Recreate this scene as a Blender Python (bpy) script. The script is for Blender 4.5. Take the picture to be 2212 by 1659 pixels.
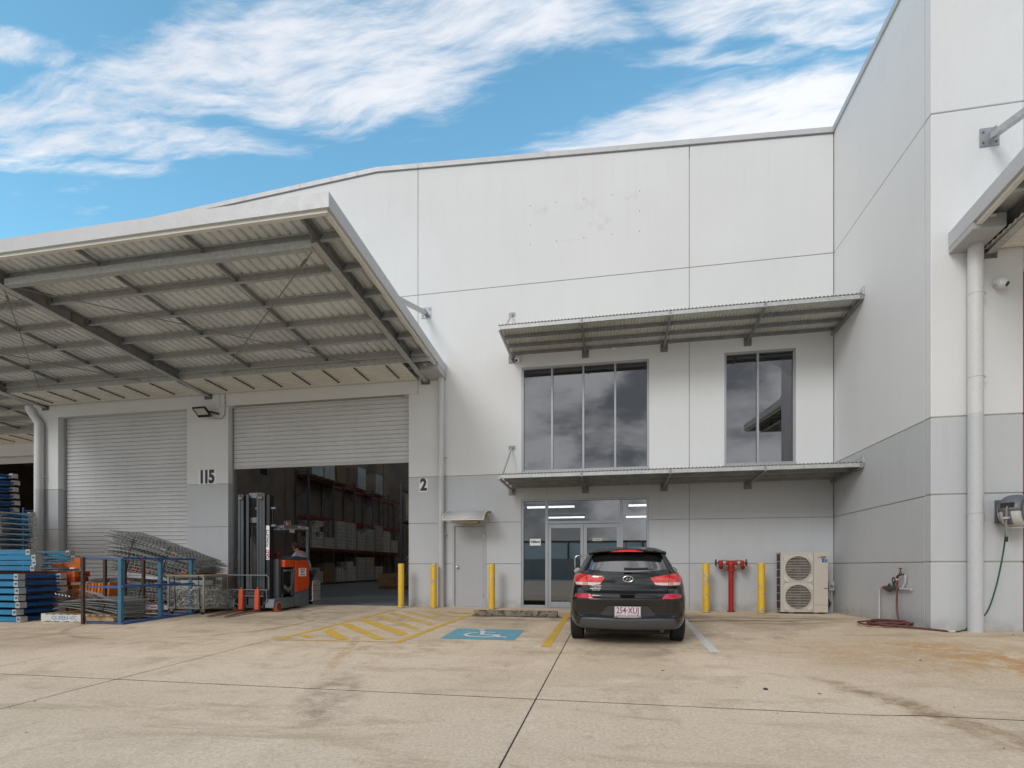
import bpy, math, random
from mathutils import Vector, Matrix
from mathutils.bvhtree import BVHTree
rad = math.radians
random.seed(7)
scene = bpy.context.scene
for o in list(bpy.data.objects):
    bpy.data.objects.remove(o)
COL = scene.collection

# ------------------------------------------------------------------ camera
YAW = math.atan(222/1150.0)
CAM = Vector((-4.8656, -13.184, 1.035))
cam_d = bpy.data.cameras.new('camera')
cam = bpy.data.objects.new('camera', cam_d); COL.objects.link(cam)
cam.location = CAM
cam.rotation_euler = (rad(90), 0, YAW)
cam_d.sensor_width = 36.0
cam_d.lens = 36.0*1150/2212
cam_d.shift_y = (1224-829.5)/2212
cam_d.clip_start = 0.05; cam_d.clip_end = 3000
scene.camera = cam

# ------------------------------------------------------------------ view
scene.render.engine = 'CYCLES'
scene.view_settings.view_transform = 'Standard'
scene.view_settings.look = 'None'
scene.view_settings.gamma = 1
scene.view_settings.use_curve_mapping = False
scene.view_settings.exposure = 0.30
scene.cycles.max_bounces = 8
scene.cycles.diffuse_bounces = 4
scene.cycles.glossy_bounces = 4
scene.cycles.transparent_max_bounces = 12
scene.cycles.caustics_reflective = False
scene.cycles.caustics_refractive = False

# ------------------------------------------------------------------ sky
SUN_EL, SUN_AZ = rad(33), rad(205)      # behind the camera, a little to the left
sun_d = bpy.data.lights.new('sun', 'SUN'); sun_d.energy = 1.0; sun_d.angle = rad(21)
sun_d.color = (1.0, .98, .96)
sun = bpy.data.objects.new('sun', sun_d); COL.objects.link(sun)
sdir = Vector((math.sin(SUN_AZ)*math.cos(SUN_EL), math.cos(SUN_AZ)*math.cos(SUN_EL), math.sin(SUN_EL)))
sun.rotation_euler = sdir.to_track_quat('Z', 'Y').to_euler()
world = bpy.data.worlds.new('World'); scene.world = world; world.use_nodes = True
nt = world.node_tree; nt.nodes.clear()
SKY_STRENGTH = 0.1

def nd(t, kind, **kw):
    n = t.nodes.new(kind)
    for k, v in kw.items(): setattr(n, k, v)
    return n
def setin(t, n, name, v):
    if isinstance(v, bpy.types.NodeSocket): t.links.new(v, n.inputs[name])
    else: n.inputs[name].default_value = v
def mth(t, op, a, b=0.0, c=0.0, clamp=False):
    n = nd(t, 'ShaderNodeMath', operation=op, use_clamp=clamp)
    setin(t, n, 0, a); setin(t, n, 1, b)
    if op in ('MULTIPLY_ADD', 'SMOOTH_MIN', 'SMOOTH_MAX'): setin(t, n, 2, c)
    return n.outputs[0]
def vdot(t, v, c):
    n = nd(t, 'ShaderNodeVectorMath', operation='DOT_PRODUCT')
    t.links.new(v, n.inputs[0]); n.inputs[1].default_value = c
    return n.outputs['Value']
def noise(t, vec, scale, detail=4, rough=.55, dist=0.0):
    n = nd(t, 'ShaderNodeTexNoise'); t.links.new(vec, n.inputs['Vector'])
    n.inputs['Scale'].default_value = scale; n.inputs['Detail'].default_value = detail
    n.inputs['Roughness'].default_value = rough; n.inputs['Distortion'].default_value = dist
    return n.outputs['Fac']
def mapr(t, v, a, b, c=0.0, d=1.0, smooth=False):
    n = nd(t, 'ShaderNodeMapRange'); n.interpolation_type = 'SMOOTHSTEP' if smooth else 'LINEAR'
    setin(t, n, 0, v)
    for i, x in enumerate((a, b, c, d)): n.inputs[i+1].default_value = x
    return n.outputs[0]
def mixc(t, f, a, b, mode='MIX'):
    n = nd(t, 'ShaderNodeMix', data_type='RGBA', blend_type=mode)
    setin(t, n, 0, f)
    for i, x in ((6, a), (7, b)):
        if isinstance(x, bpy.types.NodeSocket): t.links.new(x, n.inputs[i])
        else: n.inputs[i].default_value = tuple(x)+((1,) if len(x) == 3 else ())
    return n.outputs[2]
def mapping(t, vec, scale=(1, 1, 1), rot=(0, 0, 0), loc=(0, 0, 0)):
    n = nd(t, 'ShaderNodeMapping'); t.links.new(vec, n.inputs[0])
    n.inputs['Scale'].default_value = scale; n.inputs['Rotation'].default_value = rot
    n.inputs['Location'].default_value = loc
    return n.outputs[0]

sky = nd(nt, 'ShaderNodeTexSky', sky_type='NISHITA', sun_disc=False)
sky.sun_elevation = SUN_EL; sky.sun_rotation = SUN_AZ
sky.altitude = 50; sky.air_density = 1.0; sky.dust_density = 0.4; sky.ozone_density = 2.0
tc = nd(nt, 'ShaderNodeTexCoord'); dirv = tc.outputs['Generated']
sep = nd(nt, 'ShaderNodeSeparateXYZ'); nt.links.new(dirv, sep.inputs[0])
zz = mth(nt, 'MAXIMUM', sep.outputs[2], 0.03)
comb = nd(nt, 'ShaderNodeCombineXYZ')
nt.links.new(mth(nt, 'DIVIDE', sep.outputs[0], zz), comb.inputs[0])
nt.links.new(mth(nt, 'DIVIDE', sep.outputs[1], zz), comb.inputs[1])
comb.inputs[2].default_value = 1.0
PP = comb.outputs[0]                   # where a ray meets a cloud layer at height 1
def layer(ax, ay):                     # direction given by tangents (right, up) of the view axis -> cloud layer point
    Fx, Fy, Rx, Ry = -math.sin(YAW), math.cos(YAW), math.cos(YAW), math.sin(YAW)
    return ((Fx+ax*Rx)/ay, (Fy+ax*Ry)/ay)
CL = [((600, 95), (370, -70), (20, 75), 1.0), ((790, 175), (250, 5), (-60, 85), .95), ((1110, 45), (270, 5), (0, 62), 1.0),
      ((1730, 45), (340, 30), (20, 62), .9), ((1640, 268), (470, -75), (40, 75), 1.25), ((170, 225), (380, -45), (0, 48), .8),
      ((280, 312), (330, -15), (10, 38), .85), ((130, 358), (240, 12), (0, 22), .75), ((50, 128), (130, 22), (0, 30), .75),
      ((450, 180), (260, -20), (0, 60), .8), ((1650, 120), (200, 5), (0, 25), .5)]
dens = None
warpn = nd(nt, 'ShaderNodeTexNoise'); nt.links.new(PP, warpn.inputs['Vector'])
warpn.inputs['Scale'].default_value = 2.2; warpn.inputs['Detail'].default_value = 4
wv = nd(nt, 'ShaderNodeVectorMath', operation='MULTIPLY_ADD')
nt.links.new(warpn.outputs['Color'], wv.inputs[0]); wv.inputs[1].default_value = (.16, .16, 0); 
sub = nd(nt, 'ShaderNodeVectorMath', operation='SUBTRACT'); nt.links.new(PP, sub.inputs[0]); sub.inputs[1].default_value = (.08, .08, 0)
nt.links.new(sub.outputs[0], wv.inputs[2])
PW = wv.outputs[0]
for (c, a, b, w) in CL:
    f = lambda x, y: layer((x-1106)/1150, (1224-y)/1150)
    p0 = Vector(f(*c)); pa = Vector(f(c[0]+a[0], c[1]+a[1]))-p0; pb = Vector(f(c[0]+b[0], c[1]+b[1]))-p0
    mi = Matrix(((pa.x, pb.x), (pa.y, pb.y))).inverted()
    u = vdot(nt, PW, (mi[0][0], mi[0][1], -(mi[0][0]*p0.x+mi[0][1]*p0.y)))
    v = vdot(nt, PW, (mi[1][0], mi[1][1], -(mi[1][0]*p0.x+mi[1][1]*p0.y)))
    r = mth(nt, 'ADD', mth(nt, 'MULTIPLY', u, u), mth(nt, 'MULTIPLY', v, v))
    g = mth(nt, 'MULTIPLY', mapr(nt, r, 0, 2.3, 1, 0, True), w*1.06)
    dens = g if dens is None else mth(nt, 'MAXIMUM', dens, g)
# beyond the part seen: the same broken cloud, from noise alone
broad = mapr(nt, noise(nt, mapping(nt, PP, (1, 1, 1), (0, 0, .5), (3.3, 1.2, 0)), .9, 6, .6, .3), .20, .42, .9, 1.5)
back = mapr(nt, sep.outputs[1], -.1, .45, 1, 0, True)
dens = mth(nt, 'MAXIMUM', dens, mth(nt, 'MULTIPLY', broad, back))
st1 = noise(nt, mapping(nt, PW, (1.0, 3.8, 1), (0, 0, rad(24))), 3.4, 10, .66, .25)
st2 = noise(nt, mapping(nt, PW, (2.0, 9.0, 1), (0, 0, rad(33))), 3.4, 8, .6, .1)
fib = mth(nt, 'ADD', mth(nt, 'MULTIPLY', st1, .62), mth(nt, 'MULTIPLY', st2, .38))
cov = mth(nt, 'ADD', dens, mth(nt, 'MULTIPLY', mth(nt, 'SUBTRACT', fib, .53), 3.6))
cov = mapr(nt, cov, .05, 1.30, 0, 1, True)
cov = mth(nt, 'MULTIPLY', cov, .96)
shade = mapr(nt, noise(nt, mapping(nt, PP, (1, 1.6, 1), (0, 0, .4), (5, 2, 0)), 1.7, 7, .6, .4), .32, .66, 0, 1, True)
cloudF = mixc(nt, shade, (6.6, 6.9, 7.5), (8.1, 8.2, 8.5))
shB = mth(nt, 'ADD', mth(nt, 'MULTIPLY', noise(nt, mapping(nt, dirv, (1, 1, 1.7), (0, 0, 0), (2.3, .4, .9)), 2.6, 7, .58, .35), .75), mth(nt, 'MULTIPLY', noise(nt, mapping(nt, dirv, (1, 1, 2.0)), 7.0, 5, .6, .2), .25))
cloudB = mixc(nt, mapr(nt, shB, .43, .57, 0, 1, True), (3.0, 3.1, 3.35), (10.5, 10.5, 10.6))
cloud = mixc(nt, back, cloudF, cloudB)
skyc = mixc(nt, 1.0, sky.outputs[0], (1.75, 2.55, 2.25), 'MULTIPLY')
skyc = mixc(nt, back, skyc, mixc(nt, 1.0, sky.outputs[0], (1.5, 1.6, 1.4), 'MULTIPLY'))
fin = mixc(nt, cov, skyc, cloud)
bg = nd(nt, 'ShaderNodeBackground'); nt.links.new(fin, bg.inputs[0]); bg.inputs[1].default_value = SKY_STRENGTH
wo = nd(nt, 'ShaderNodeOutputWorld'); nt.links.new(bg.outputs[0], wo.inputs[0])

# ------------------------------------------------------------------ helpers: materials
MATS = {}
def M(name, col, rough=.6, metal=0.0, var=.06, vs=1.2, fine=.04, fs=25.0, bump=0.0, bs=90.0, streak=0.0, coat=0.0, spec=.5,
      second=None, s_lo=.55, s_hi=.62, s_scale=6.0, emit=None, local=False):
    if name in MATS: return MATS[name]
    m = bpy.data.materials.new(name); m.use_nodes = True; t = m.node_tree
    b = t.nodes['Principled BSDF']; g = nd(t, 'ShaderNodeNewGeometry'); P = g.outputs['Position']
    if local: P = nd(t, 'ShaderNodeTexCoord').outputs['Object']
    v = mapr(t, noise(t, P, vs, 5, .6), .3, .7, 1-var, 1+var)
    if fine: v = mth(t, 'MULTIPLY', v, mapr(t, noise(t, P, fs, 3, .6), .3, .7, 1-fine, 1+fine))
    if streak:
        s = noise(t, mapping(t, P, (3.0, 3.0, .16)), 2.0, 5, .65)
        v = mth(t, 'MULTIPLY', v, mapr(t, s, .5, .8, 1, 1-streak))
    cc = nd(t, 'ShaderNodeCombineColor')
    for i in range(3): t.links.new(mth(t, 'MULTIPLY', v, col[i]), cc.inputs[i])
    c = cc.outputs[0]
    if second:
        f = mapr(t, noise(t, P, s_scale, 5, .65), s_lo, s_hi)
        c = mixc(t, f, c, second)
    t.links.new(c, b.inputs['Base Color'])
    t.links.new(mapr(t, noise(t, P, 7, 3), .3, .7, max(.02, rough*.9), min(1, rough*1.12)), b.inputs['Roughness'])
    b.inputs['Metallic'].default_value = metal
    b.inputs['Specular IOR Level'].default_value = spec
    b.inputs['Coat Weight'].default_value = coat; b.inputs['Coat Roughness'].default_value = .04
    if bump:
        bn = nd(t, 'ShaderNodeBump'); bn.inputs['Strength'].default_value = bump; bn.inputs['Distance'].default_value = .01
        t.links.new(noise(t, P, bs, 4, .65), bn.inputs['Height']); t.links.new(bn.outputs[0], b.inputs['Normal'])
    if emit: b.inputs['Emission Color'].default_value = (*emit[0], 1); b.inputs['Emission Strength'].default_value = emit[1]
    MATS[name] = m
    return m

def glass_mat(name, tint, ior, refl=.9, rough=0.0):
    m = bpy.data.materials.new(name); m.use_nodes = True; t = m.node_tree; t.nodes.clear()
    tr = nd(t, 'ShaderNodeBsdfTransparent'); tr.inputs[0].default_value = (*tint, 1)
    gl = nd(t, 'ShaderNodeBsdfGlossy'); gl.inputs[0].default_value = (refl, refl, refl*1.03, 1); gl.inputs['Roughness'].default_value = rough
    fr = nd(t, 'ShaderNodeFresnel'); fr.inputs[0].default_value = ior
    g = nd(t, 'ShaderNodeNewGeometry')
    bn = nd(t, 'ShaderNodeBump'); bn.inputs['Strength'].default_value = .03; bn.inputs['Distance'].default_value = .02
    t.links.new(noise(t, g.outputs['Position'], .9, 2), bn.inputs['Height'])
    t.links.new(bn.outputs[0], gl.inputs['Normal'])
    mx = nd(t, 'ShaderNodeMixShader'); t.links.new(fr.outputs[0], mx.inputs[0]); t.links.new(tr.outputs[0], mx.inputs[1]); t.links.new(gl.outputs[0], mx.inputs[2])
    o = nd(t, 'ShaderNodeOutputMaterial'); t.links.new(mx.outputs[0], o.inputs[0])
    MATS[name] = m
    return m

WHITE = M('painted_concrete_white', (.69, .70, .705), .7, var=.035, vs=.35, fine=.015, streak=.025, bump=.12, bs=40)
GREY = M('painted_concrete_grey', (.50, .517, .535), .65, var=.045, vs=.5, fine=.015, streak=.05, bump=.12, bs=40)
def grime(m, kind):
    t = m.node_tree; b = t.nodes['Principled BSDF']; src = b.inputs['Base Color'].links[0].from_socket
    P = nd(t, 'ShaderNodeNewGeometry').outputs['Position']; sp = nd(t, 'ShaderNodeSeparateXYZ'); t.links.new(P, sp.inputs[0]); Z = sp.outputs[2]
    if kind == 'low':
        f = mth(t, 'MULTIPLY', mapr(t, Z, .02, .32, 1, 0, True), mapr(t, noise(t, P, 5, 6, .7), .35, .65, .1, .6))
        c = mixc(t, f, src, (.24, .205, .16))
        st = noise(t, mapping(t, P, (2.2, 2.2, .22)), 2.2, 6, .7)
        c = mixc(t, mapr(t, st, .56, .76, 0, .22, True), c, (.30, .29, .27))
    else:
        st = noise(t, mapping(t, P, (4.5, 4.5, .18)), 2.0, 6, .7)
        f = mth(t, 'MULTIPLY', mapr(t, st, 0.52, .72, 0, .16, True), mapr(t, Z, 8.6, 10.9, 0, 1, True))
        c = mixc(t, f, src, (.46, .45, .42))
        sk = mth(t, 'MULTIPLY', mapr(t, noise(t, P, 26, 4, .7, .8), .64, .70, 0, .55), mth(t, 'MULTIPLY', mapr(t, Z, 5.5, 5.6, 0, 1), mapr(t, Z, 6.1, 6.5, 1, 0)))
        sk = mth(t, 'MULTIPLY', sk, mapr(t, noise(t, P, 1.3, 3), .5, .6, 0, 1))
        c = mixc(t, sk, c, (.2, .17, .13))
        c = mixc(t, mapr(t, noise(t, P, .22, 4, .6), .45, .7, 0, .25, True), c, (.62, .625, .615))
    t.links.new(c, b.inputs['Base Color'])
grime(WHITE, 'high'); grime(GREY, 'low')
JOINT = M('joint_sealant', (.36, .35, .32), .85, var=.1, vs=3)
GALV = M('galvanised_steel', (.46, .475, .47), .5, .3, var=.16, vs=14, fine=.12, fs=70)
DGALV = M('dark_galvanised', (.25, .255, .26), .55, .35, var=.2, vs=5, fine=.1, fs=60)  # darker tone of the galvanised steel
SHEET = M('zincalume_sheet', (.70, .745, .765), .45, .05, var=.16, vs=1.5, fine=.05, fs=20)
CREAM = M('cream_soffit_sheet', (.68, .68, .64), .6, 0, var=.07, vs=2)
FASC = M('fascia_sheet', (.50, .505, .515), .5, .1, var=.05, vs=.8, streak=.05)
ROLL = M('roller_slat_paint', (.58, .585, .59), .45, .05, var=.05, vs=.7, streak=.06)
ALU = M('anodised_aluminium', (.37, .385, .41), .4, .4, var=.03, vs=3, fine=.01)
GLASS = glass_mat('tinted_window_glass', (.42, .43, .45), 2.45)
CARGLASS = glass_mat('car_window_glass', (.12, .13, .13), 1.9)
BLACK = M('black_plastic', (.012, .012, .013), .45, var=.1)
RUBBER = M('tyre_rubber', (.02, .02, .021), .8, var=.2, vs=8, fine=.2, fs=40)
YEL = M('yellow_bollard_paint', (.74, .46, .025), .4, var=.08, vs=5, fine=.03, second=(.34, .36, .38), s_lo=.585, s_hi=.60, s_scale=8)
YELB = M('battered_yellow_paint', (.70, .42, .03), .5, var=.1, vs=5, second=(.33, .35, .36), s_lo=.53, s_hi=.55, s_scale=6)
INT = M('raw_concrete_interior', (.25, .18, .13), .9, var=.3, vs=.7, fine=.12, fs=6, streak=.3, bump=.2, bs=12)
OFFW = M('office_wall_paint', (.5, .49, .5), .8)
DARKM = M('dark_void', (.02, .02, .02), .9)

# ------------------------------------------------------------------ helpers: meshes and objects
OFF = {}
def tag(o, label=None, cat=None, group=None, kind=None):
    if label: o['label'] = label
    if cat: o['category'] = cat
    if group: o['group'] = group
    if kind: o['kind'] = kind
    return o
def thing(name, label=None, cat=None, loc=(0, 0, 0), rotz=0.0, group=None, kind=None, world=False):
    o = bpy.data.objects.new(name, None); COL.objects.link(o); o.empty_display_size = .2
    o.location = loc; o.rotation_euler = (0, 0, rotz)
    if world: OFF[o.name] = Vector(loc)
    return tag(o, label, cat, group, kind)
def link(name, mesh, parent=None, loc=(0, 0, 0), rot=(0, 0, 0), scale=None):
    o = bpy.data.objects.new(name, mesh); COL.objects.link(o)
    if parent is not None:
        o.parent = parent
        off = OFF.get(parent.name)
        if off is not None: OFF[o.name] = off
    o.location = loc; o.rotation_euler = rot
    if scale: o.scale = scale
    return o
def copy_tree(o, parent=None):
    c = o.copy(); COL.objects.link(c); c.parent = parent
    for ch in [x for x in bpy.data.objects if x.parent == o]: copy_tree(ch, c)
    return c

class MB:
    def __init__(s): s.v = []; s.f = []; s.m = []
    def add(s, vs, fs, m=0):
        b = len(s.v); s.v += [tuple(p) for p in vs]; s.f += [tuple(b+i for i in f) for f in fs]; s.m += [m]*len(fs); return s
    def box(s, x0, x1, y0, y1, z0, z1, m=0):
        return s.add([(x0, y0, z0), (x1, y0, z0), (x1, y1, z0), (x0, y1, z0), (x0, y0, z1), (x1, y0, z1), (x1, y1, z1), (x0, y1, z1)],
                     [(0, 3, 2, 1), (4, 5, 6, 7), (0, 1, 5, 4), (1, 2, 6, 5), (2, 3, 7, 6), (3, 0, 4, 7)], m)
    def bar(s, p, q, w, h, up=(0, 0, 1), m=0):
        p = Vector(p); q = Vector(q); d = (q-p).normalized(); u = Vector(up)
        if abs(d.dot(u)) > .98: u = Vector((0, 1, 0))
        sd = d.cross(u).normalized(); u = sd.cross(d).normalized()
        a = sd*w/2; b = u*h/2
        vs = [p-a-b, p+a-b, p+a+b, p-a+b, q-a-b, q+a-b, q+a+b, q-a+b]
        return s.add(vs, [(0, 1, 2, 3), (7, 6, 5, 4), (0, 4, 5, 1), (1, 5, 6, 2), (2, 6, 7, 3), (3, 7, 4, 0)], m)
    def tube(s, pts, r, n=10, m=0, caps=True):
        pts = [Vector(p) for p in pts]; N = len(pts); b = len(s.v); prev = None
        rs = r if isinstance(r, (list, tuple)) else [r]*N
        for i, p in enumerate(pts):
            d = (pts[min(i+1, N-1)]-pts[max(i-1, 0)])
            d = d.normalized() if d.length > 1e-9 else Vector((0, 0, 1))
            if prev is None:
                u = Vector((0, 0, 1)) if abs(d.z) < .9 else Vector((1, 0, 0)); u = (u-d*u.dot(d)).normalized()
            else: u = (prev-d*prev.dot(d)).normalized()
            prev = u; w = d.cross(u)
            for k in range(n):
                a = 2*math.pi*k/n; s.v.append(tuple(p+(u*math.cos(a)+w*math.sin(a))*rs[i]))
        for i in range(N-1):
            for k in range(n):
                s.f.append((b+i*n+k, b+i*n+(k+1) % n, b+(i+1)*n+(k+1) % n, b+(i+1)*n+k)); s.m.append(m)
        if caps:
            s.f.append(tuple(b+k for k in reversed(range(n)))); s.m.append(m)
            s.f.append(tuple(b+(N-1)*n+k for k in range(n))); s.m.append(m)
        return s
    def cyl(s, p, q, r, n=16, m=0): return s.tube([p, q], r, n, m)
    def lathe(s, prof, c=(0, 0, 0), n=20, m=0, axis='z'):
        b = len(s.v); c = Vector(c)
        for (r, h) in prof:
            for k in range(n):
                a = 2*math.pi*k/n; x, y = r*math.cos(a), r*math.sin(a)
                q = {'z': (x, y, h), 'y': (x, h, y), 'x': (h, x, y)}[axis]
                s.v.append(tuple(c+Vector(q)))
        for i in range(len(prof)-1):
            for k in range(n):
                s.f.append((b+i*n+k, b+i*n+(k+1) % n, b+(i+1)*n+(k+1) % n, b+(i+1)*n+k)); s.m.append(m)
        return s
    def prism(s, poly, a0, a1, axis='y', m=0):
        n = len(poly)
        mp = {'y': lambda u, v, a: (u, a, v), 'x': lambda u, v, a: (a, u, v), 'z': lambda u, v, a: (u, v, a)}[axis]
        vs = [mp(u, v, a0) for u, v in poly]+[mp(u, v, a1) for u, v in poly]
        fs = [tuple(range(n)), tuple(reversed(range(n, 2*n)))]+[(i, n+i, n+(i+1) % n, (i+1) % n) for i in range(n)]
        return s.add(vs, fs, m)
    def grid(s, fn, nu, nv, m=0):
        b = len(s.v)
        for j in range(nv+1):
            for i in range(nu+1): s.v.append(tuple(fn(i/nu, j/nv)))
        for j in range(nv):
            for i in range(nu):
                a = b+j*(nu+1)+i; s.f.append((a, a+1, a+nu+2, a+nu+1)); s.m.append(m)
        return s
    def mesh(s, name, mats, smooth=False, off=None, fix=True):
        me = bpy.data.meshes.new(name)
        vs = s.v if off is None else [(v[0]-off[0], v[1]-off[1], v[2]-off[2]) for v in s.v]
        me.from_pydata(vs, [], s.f)
        for m in (mats if isinstance(mats, (list, tuple)) else [mats]): me.materials.append(m)
        if any(s.m): me.polygons.foreach_set('material_index', s.m)
        if smooth: me.polygons.foreach_set('use_smooth', [True]*len(me.polygons))
        me.validate(); me.update()
        if fix:
            import bmesh
            bm = bmesh.new(); bm.from_mesh(me); bmesh.ops.recalc_face_normals(bm, faces=bm.faces); bm.to_mesh(me); bm.free()
        return me
    def build(s, name, mats, parent=None, smooth=False, bevel=0, angle=40, loc=(0, 0, 0), rot=(0, 0, 0)):
        off = OFF.get(parent.name) if parent is not None else None
        me = s.mesh(name, mats, smooth, off)
        o = link(name, me, parent, loc, rot)
        if bevel:
            b = o.modifiers.new('bevel', 'BEVEL'); b.width = bevel; b.segments = 2; b.limit_method = 'ANGLE'; b.angle_limit = rad(angle)
        if smooth:
            sharpen(me, angle)
        return o
def sharpen(me, angle=40):
    try: me.set_sharp_from_angle(angle=rad(angle))
    except Exception: pass

def text(name, body, size, loc, mat, parent=None, rot=(rad(90), 0, 0), bold=0.0, ext=.002, align='CENTER', sx=1.0, shear=0.0, space=1.0):
    cu = bpy.data.curves.new(name, 'FONT'); cu.body = body; cu.size = size; cu.extrude = ext; cu.offset = bold
    cu.align_x = align; cu.align_y = 'CENTER'; cu.shear = shear; cu.resolution_u = 3; cu.space_character = space
    tmp = bpy.data.objects.new('tmp', cu); COL.objects.link(tmp)
    bpy.context.view_layer.update()
    me = bpy.data.meshes.new_from_object(tmp.evaluated_get(bpy.context.evaluated_depsgraph_get()))
    bpy.data.objects.remove(tmp); bpy.data.curves.remove(cu)
    me.name = name; me.materials.clear(); me.materials.append(mat)
    if sx != 1.0:
        for v in me.vertices: v.co.x *= sx
    off = OFF.get(parent.name) if parent is not None else None
    l = Vector(loc)-off if off is not None else Vector(loc)
    o = link(name, me, parent, l, rot)
    return o

def sm(x): x = min(1, max(0, x)); return x*x*(3-2*x)
def gz(x, y):
    """height of the yard: falls 1:36 away from the wall, level along the right-hand wall"""
    if y >= 0: return 0.0
    w = max(sm((-.3-x)/2.5), sm((-y-4)/5))
    b = .04*sm((x+1.3)/1.3)*sm((-y-.6)/2.6)*(1-sm((-y-4.6)/4))
    return .028*max(y, -14)*w+b

# ================================================================== GROUND
def ground_material():
    m = bpy.data.materials.new('yard_concrete'); m.use_nodes = True; t = m.node_tree; b = t.nodes['Principled BSDF']
    P = nd(t, 'ShaderNodeNewGeometry').outputs['Position']
    s = nd(t, 'ShaderNodeSeparateXYZ'); t.links.new(P, s.inputs[0]); X, Y = s.outputs[0], s.outputs[1]
    n1 = noise(t, P, .35, 6, .6, .3); n2 = noise(t, P, 1.6, 6, .65, .4); n3 = noise(t, mapping(t, P, (1, .35, 1), (0, 0, .5)), 2.4, 6, .7)
    fine = noise(t, P, 38, 5, .75); grit = noise(t, P, 130, 2, .7)
    base = mixc(t, mapr(t, n1, .35, .65, 0, 1, True), (.52, .455, .36), (.62, .56, .465))
    base = mixc(t, mapr(t, n2, .5, .72, 0, .75, True), base, (.40, .325, .235))
    base = mixc(t, mapr(t, n3, .54, .70, 0, .6, True), base, (.33, .28, .22))
    base = mixc(t, mapr(t, noise(t, P, .9, 6, .7, .6), .55, .68, 0, .55, True), base, (.68, .635, .55))
    base = mixc(t, mth(t, 'MULTIPLY', mapr(t, Y, -5.5, -9.5, 0, 1, True), .55), base, (.56, .53, .475))
    n5 = noise(t, mapping(t, P, (.45, 1.6, 1), (0, 0, rad(-12)), (4, 1, 0)), 1.1, 8, .7, .5)
    base = mixc(t, mapr(t, n5, .52, .66, 0, .55, True), base, (.36, .295, .215))
    base = mixc(t, mapr(t, noise(t, P, 5.5, 6, .75), .56, .74, 0, .45, True), base, (.33, .28, .22))
    # dirt gathered where cars park, in front of the wall
    yb = mth(t, 'ABSOLUTE', mth(t, 'ADD', Y, 1.75))
    band = mth(t, 'MULTIPLY', mapr(t, yb, .2, 1.1, 1, 0, True), mapr(t, noise(t, mapping(t, P, (.5, 2.2, 1)), 1.6, 6, .65), .38, .62, 0, 1, True))
    band = mth(t, 'MULTIPLY', band, mapr(t, X, -9.5, -7.5, 0, 1, True))
    band = mth(t, 'MULTIPLY', band, mapr(t, X, -1.4, -.2, 1, .3, True))
    base = mixc(t, mth(t, 'MULTIPLY', band, .85), base, (.12, .095, .07))
    # broad darker ovals around the car, in the bays and before the doors
    for (ox, oy, rx, ry, k) in ((-4.7, -4.2, 1.0, 2.2, .35), (-7.0, -2.6, .9, 1.2, .3), (-2.3, -2.6, 1.2, .8, .4), (-12.6, -2.6, 3.0, 1.4, .4), (-15.5, -6.2, 3.0, .8, .3)):
        u = mth(t, 'DIVIDE', mth(t, 'SUBTRACT', X, ox), rx); v = mth(t, 'DIVIDE', mth(t, 'SUBTRACT', Y, oy), ry)
        r = mth(t, 'ADD', mth(t, 'MULTIPLY', u, u), mth(t, 'MULTIPLY', v, v))
        f = mth(t, 'MULTIPLY', mapr(t, r, 0, 1.5, 1, 0, True), mapr(t, n2, .35, .6, .3, 1))
        base = mixc(t, mth(t, 'MULTIPLY', f, k), base, (.19, .155, .12))
    # rust run-off on the right
    for (ox, oy, rx, ry, k, c) in ((-.5, -6.2, .5, 1.6, .95, (.42, .26, .10)), (-2.15, -8.3, .22, 1.9, .9, (.27, .20, .12)), (-1.0, -5.6, 1.7, 1.3, .6, (.45, .31, .16)), (-8.6, -6.3, .10, 1.6, .8, (.42, .30, .17)), (-7.6, -8.4, .35, 1.0, .75, (.26, .21, .17))):
        u = mth(t, 'DIVIDE', mth(t, 'ADD', mth(t, 'SUBTRACT', X, ox), mth(t, 'MULTIPLY', mth(t, 'SUBTRACT', Y, oy), .35)), rx); v = mth(t, 'DIVIDE', mth(t, 'SUBTRACT', Y, oy), ry)
        r = mth(t, 'ADD', mth(t, 'MULTIPLY', u, u), mth(t, 'MULTIPLY', v, v))
        f = mth(t, 'MULTIPLY', mapr(t, r, 0, 1.4, 1, 0, True), mapr(t, noise(t, P, 4, 6, .7), .4, .6, 0, 1))
        base = mixc(t, mth(t, 'MULTIPLY', f, k), base, c)
    # tyre arcs by the roller door
    for (ox, oy, rr) in ((-13.2, -3.6, 2.2), (-11.2, .4, 2.1), (-12.6, 1.2, 3.1), (-9.6, -1.0, 2.6)):
        u = mth(t, 'SUBTRACT', X, ox); v = mth(t, 'SUBTRACT', Y, oy)
        r = mth(t, 'SQRT', mth(t, 'ADD', mth(t, 'MULTIPLY', u, u), mth(t, 'MULTIPLY', v, v)))
        ring = mapr(t, mth(t, 'ABSOLUTE', mth(t, 'SUBTRACT', r, rr)), .03, .10, 1, 0, True)
        msk = mth(t, 'MULTIPLY', mapr(t, X, -9.5, -10.8, 0, 1), mapr(t, noise(t, P, 1.3, 3), .42, .6, 0, 1))
        base = mixc(t, mth(t, 'MULTIPLY', mth(t, 'MULTIPLY', ring, msk), .5), base, (.14, .12, .10))
    k = mth(t, 'MULTIPLY', mapr(t, fine, .3, .7, .76, 1.20), mapr(t, grit, .3, .7, .86, 1.12))
    cb = nd(t, 'ShaderNodeCombineColor')
    for i in range(3): t.links.new(k, cb.inputs[i])
    base = mixc(t, 1.0, base, cb.outputs[0], 'MULTIPLY')
    base = mixc(t, 1.0, base, (1.14, 1.03, .925), 'MULTIPLY')
    t.links.new(base, b.inputs['Base Color']); b.inputs['Roughness'].default_value = .85
    bn = nd(t, 'ShaderNodeBump'); bn.inputs['Strength'].default_value = .35; bn.inputs['Distance'].default_value = .01
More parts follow.
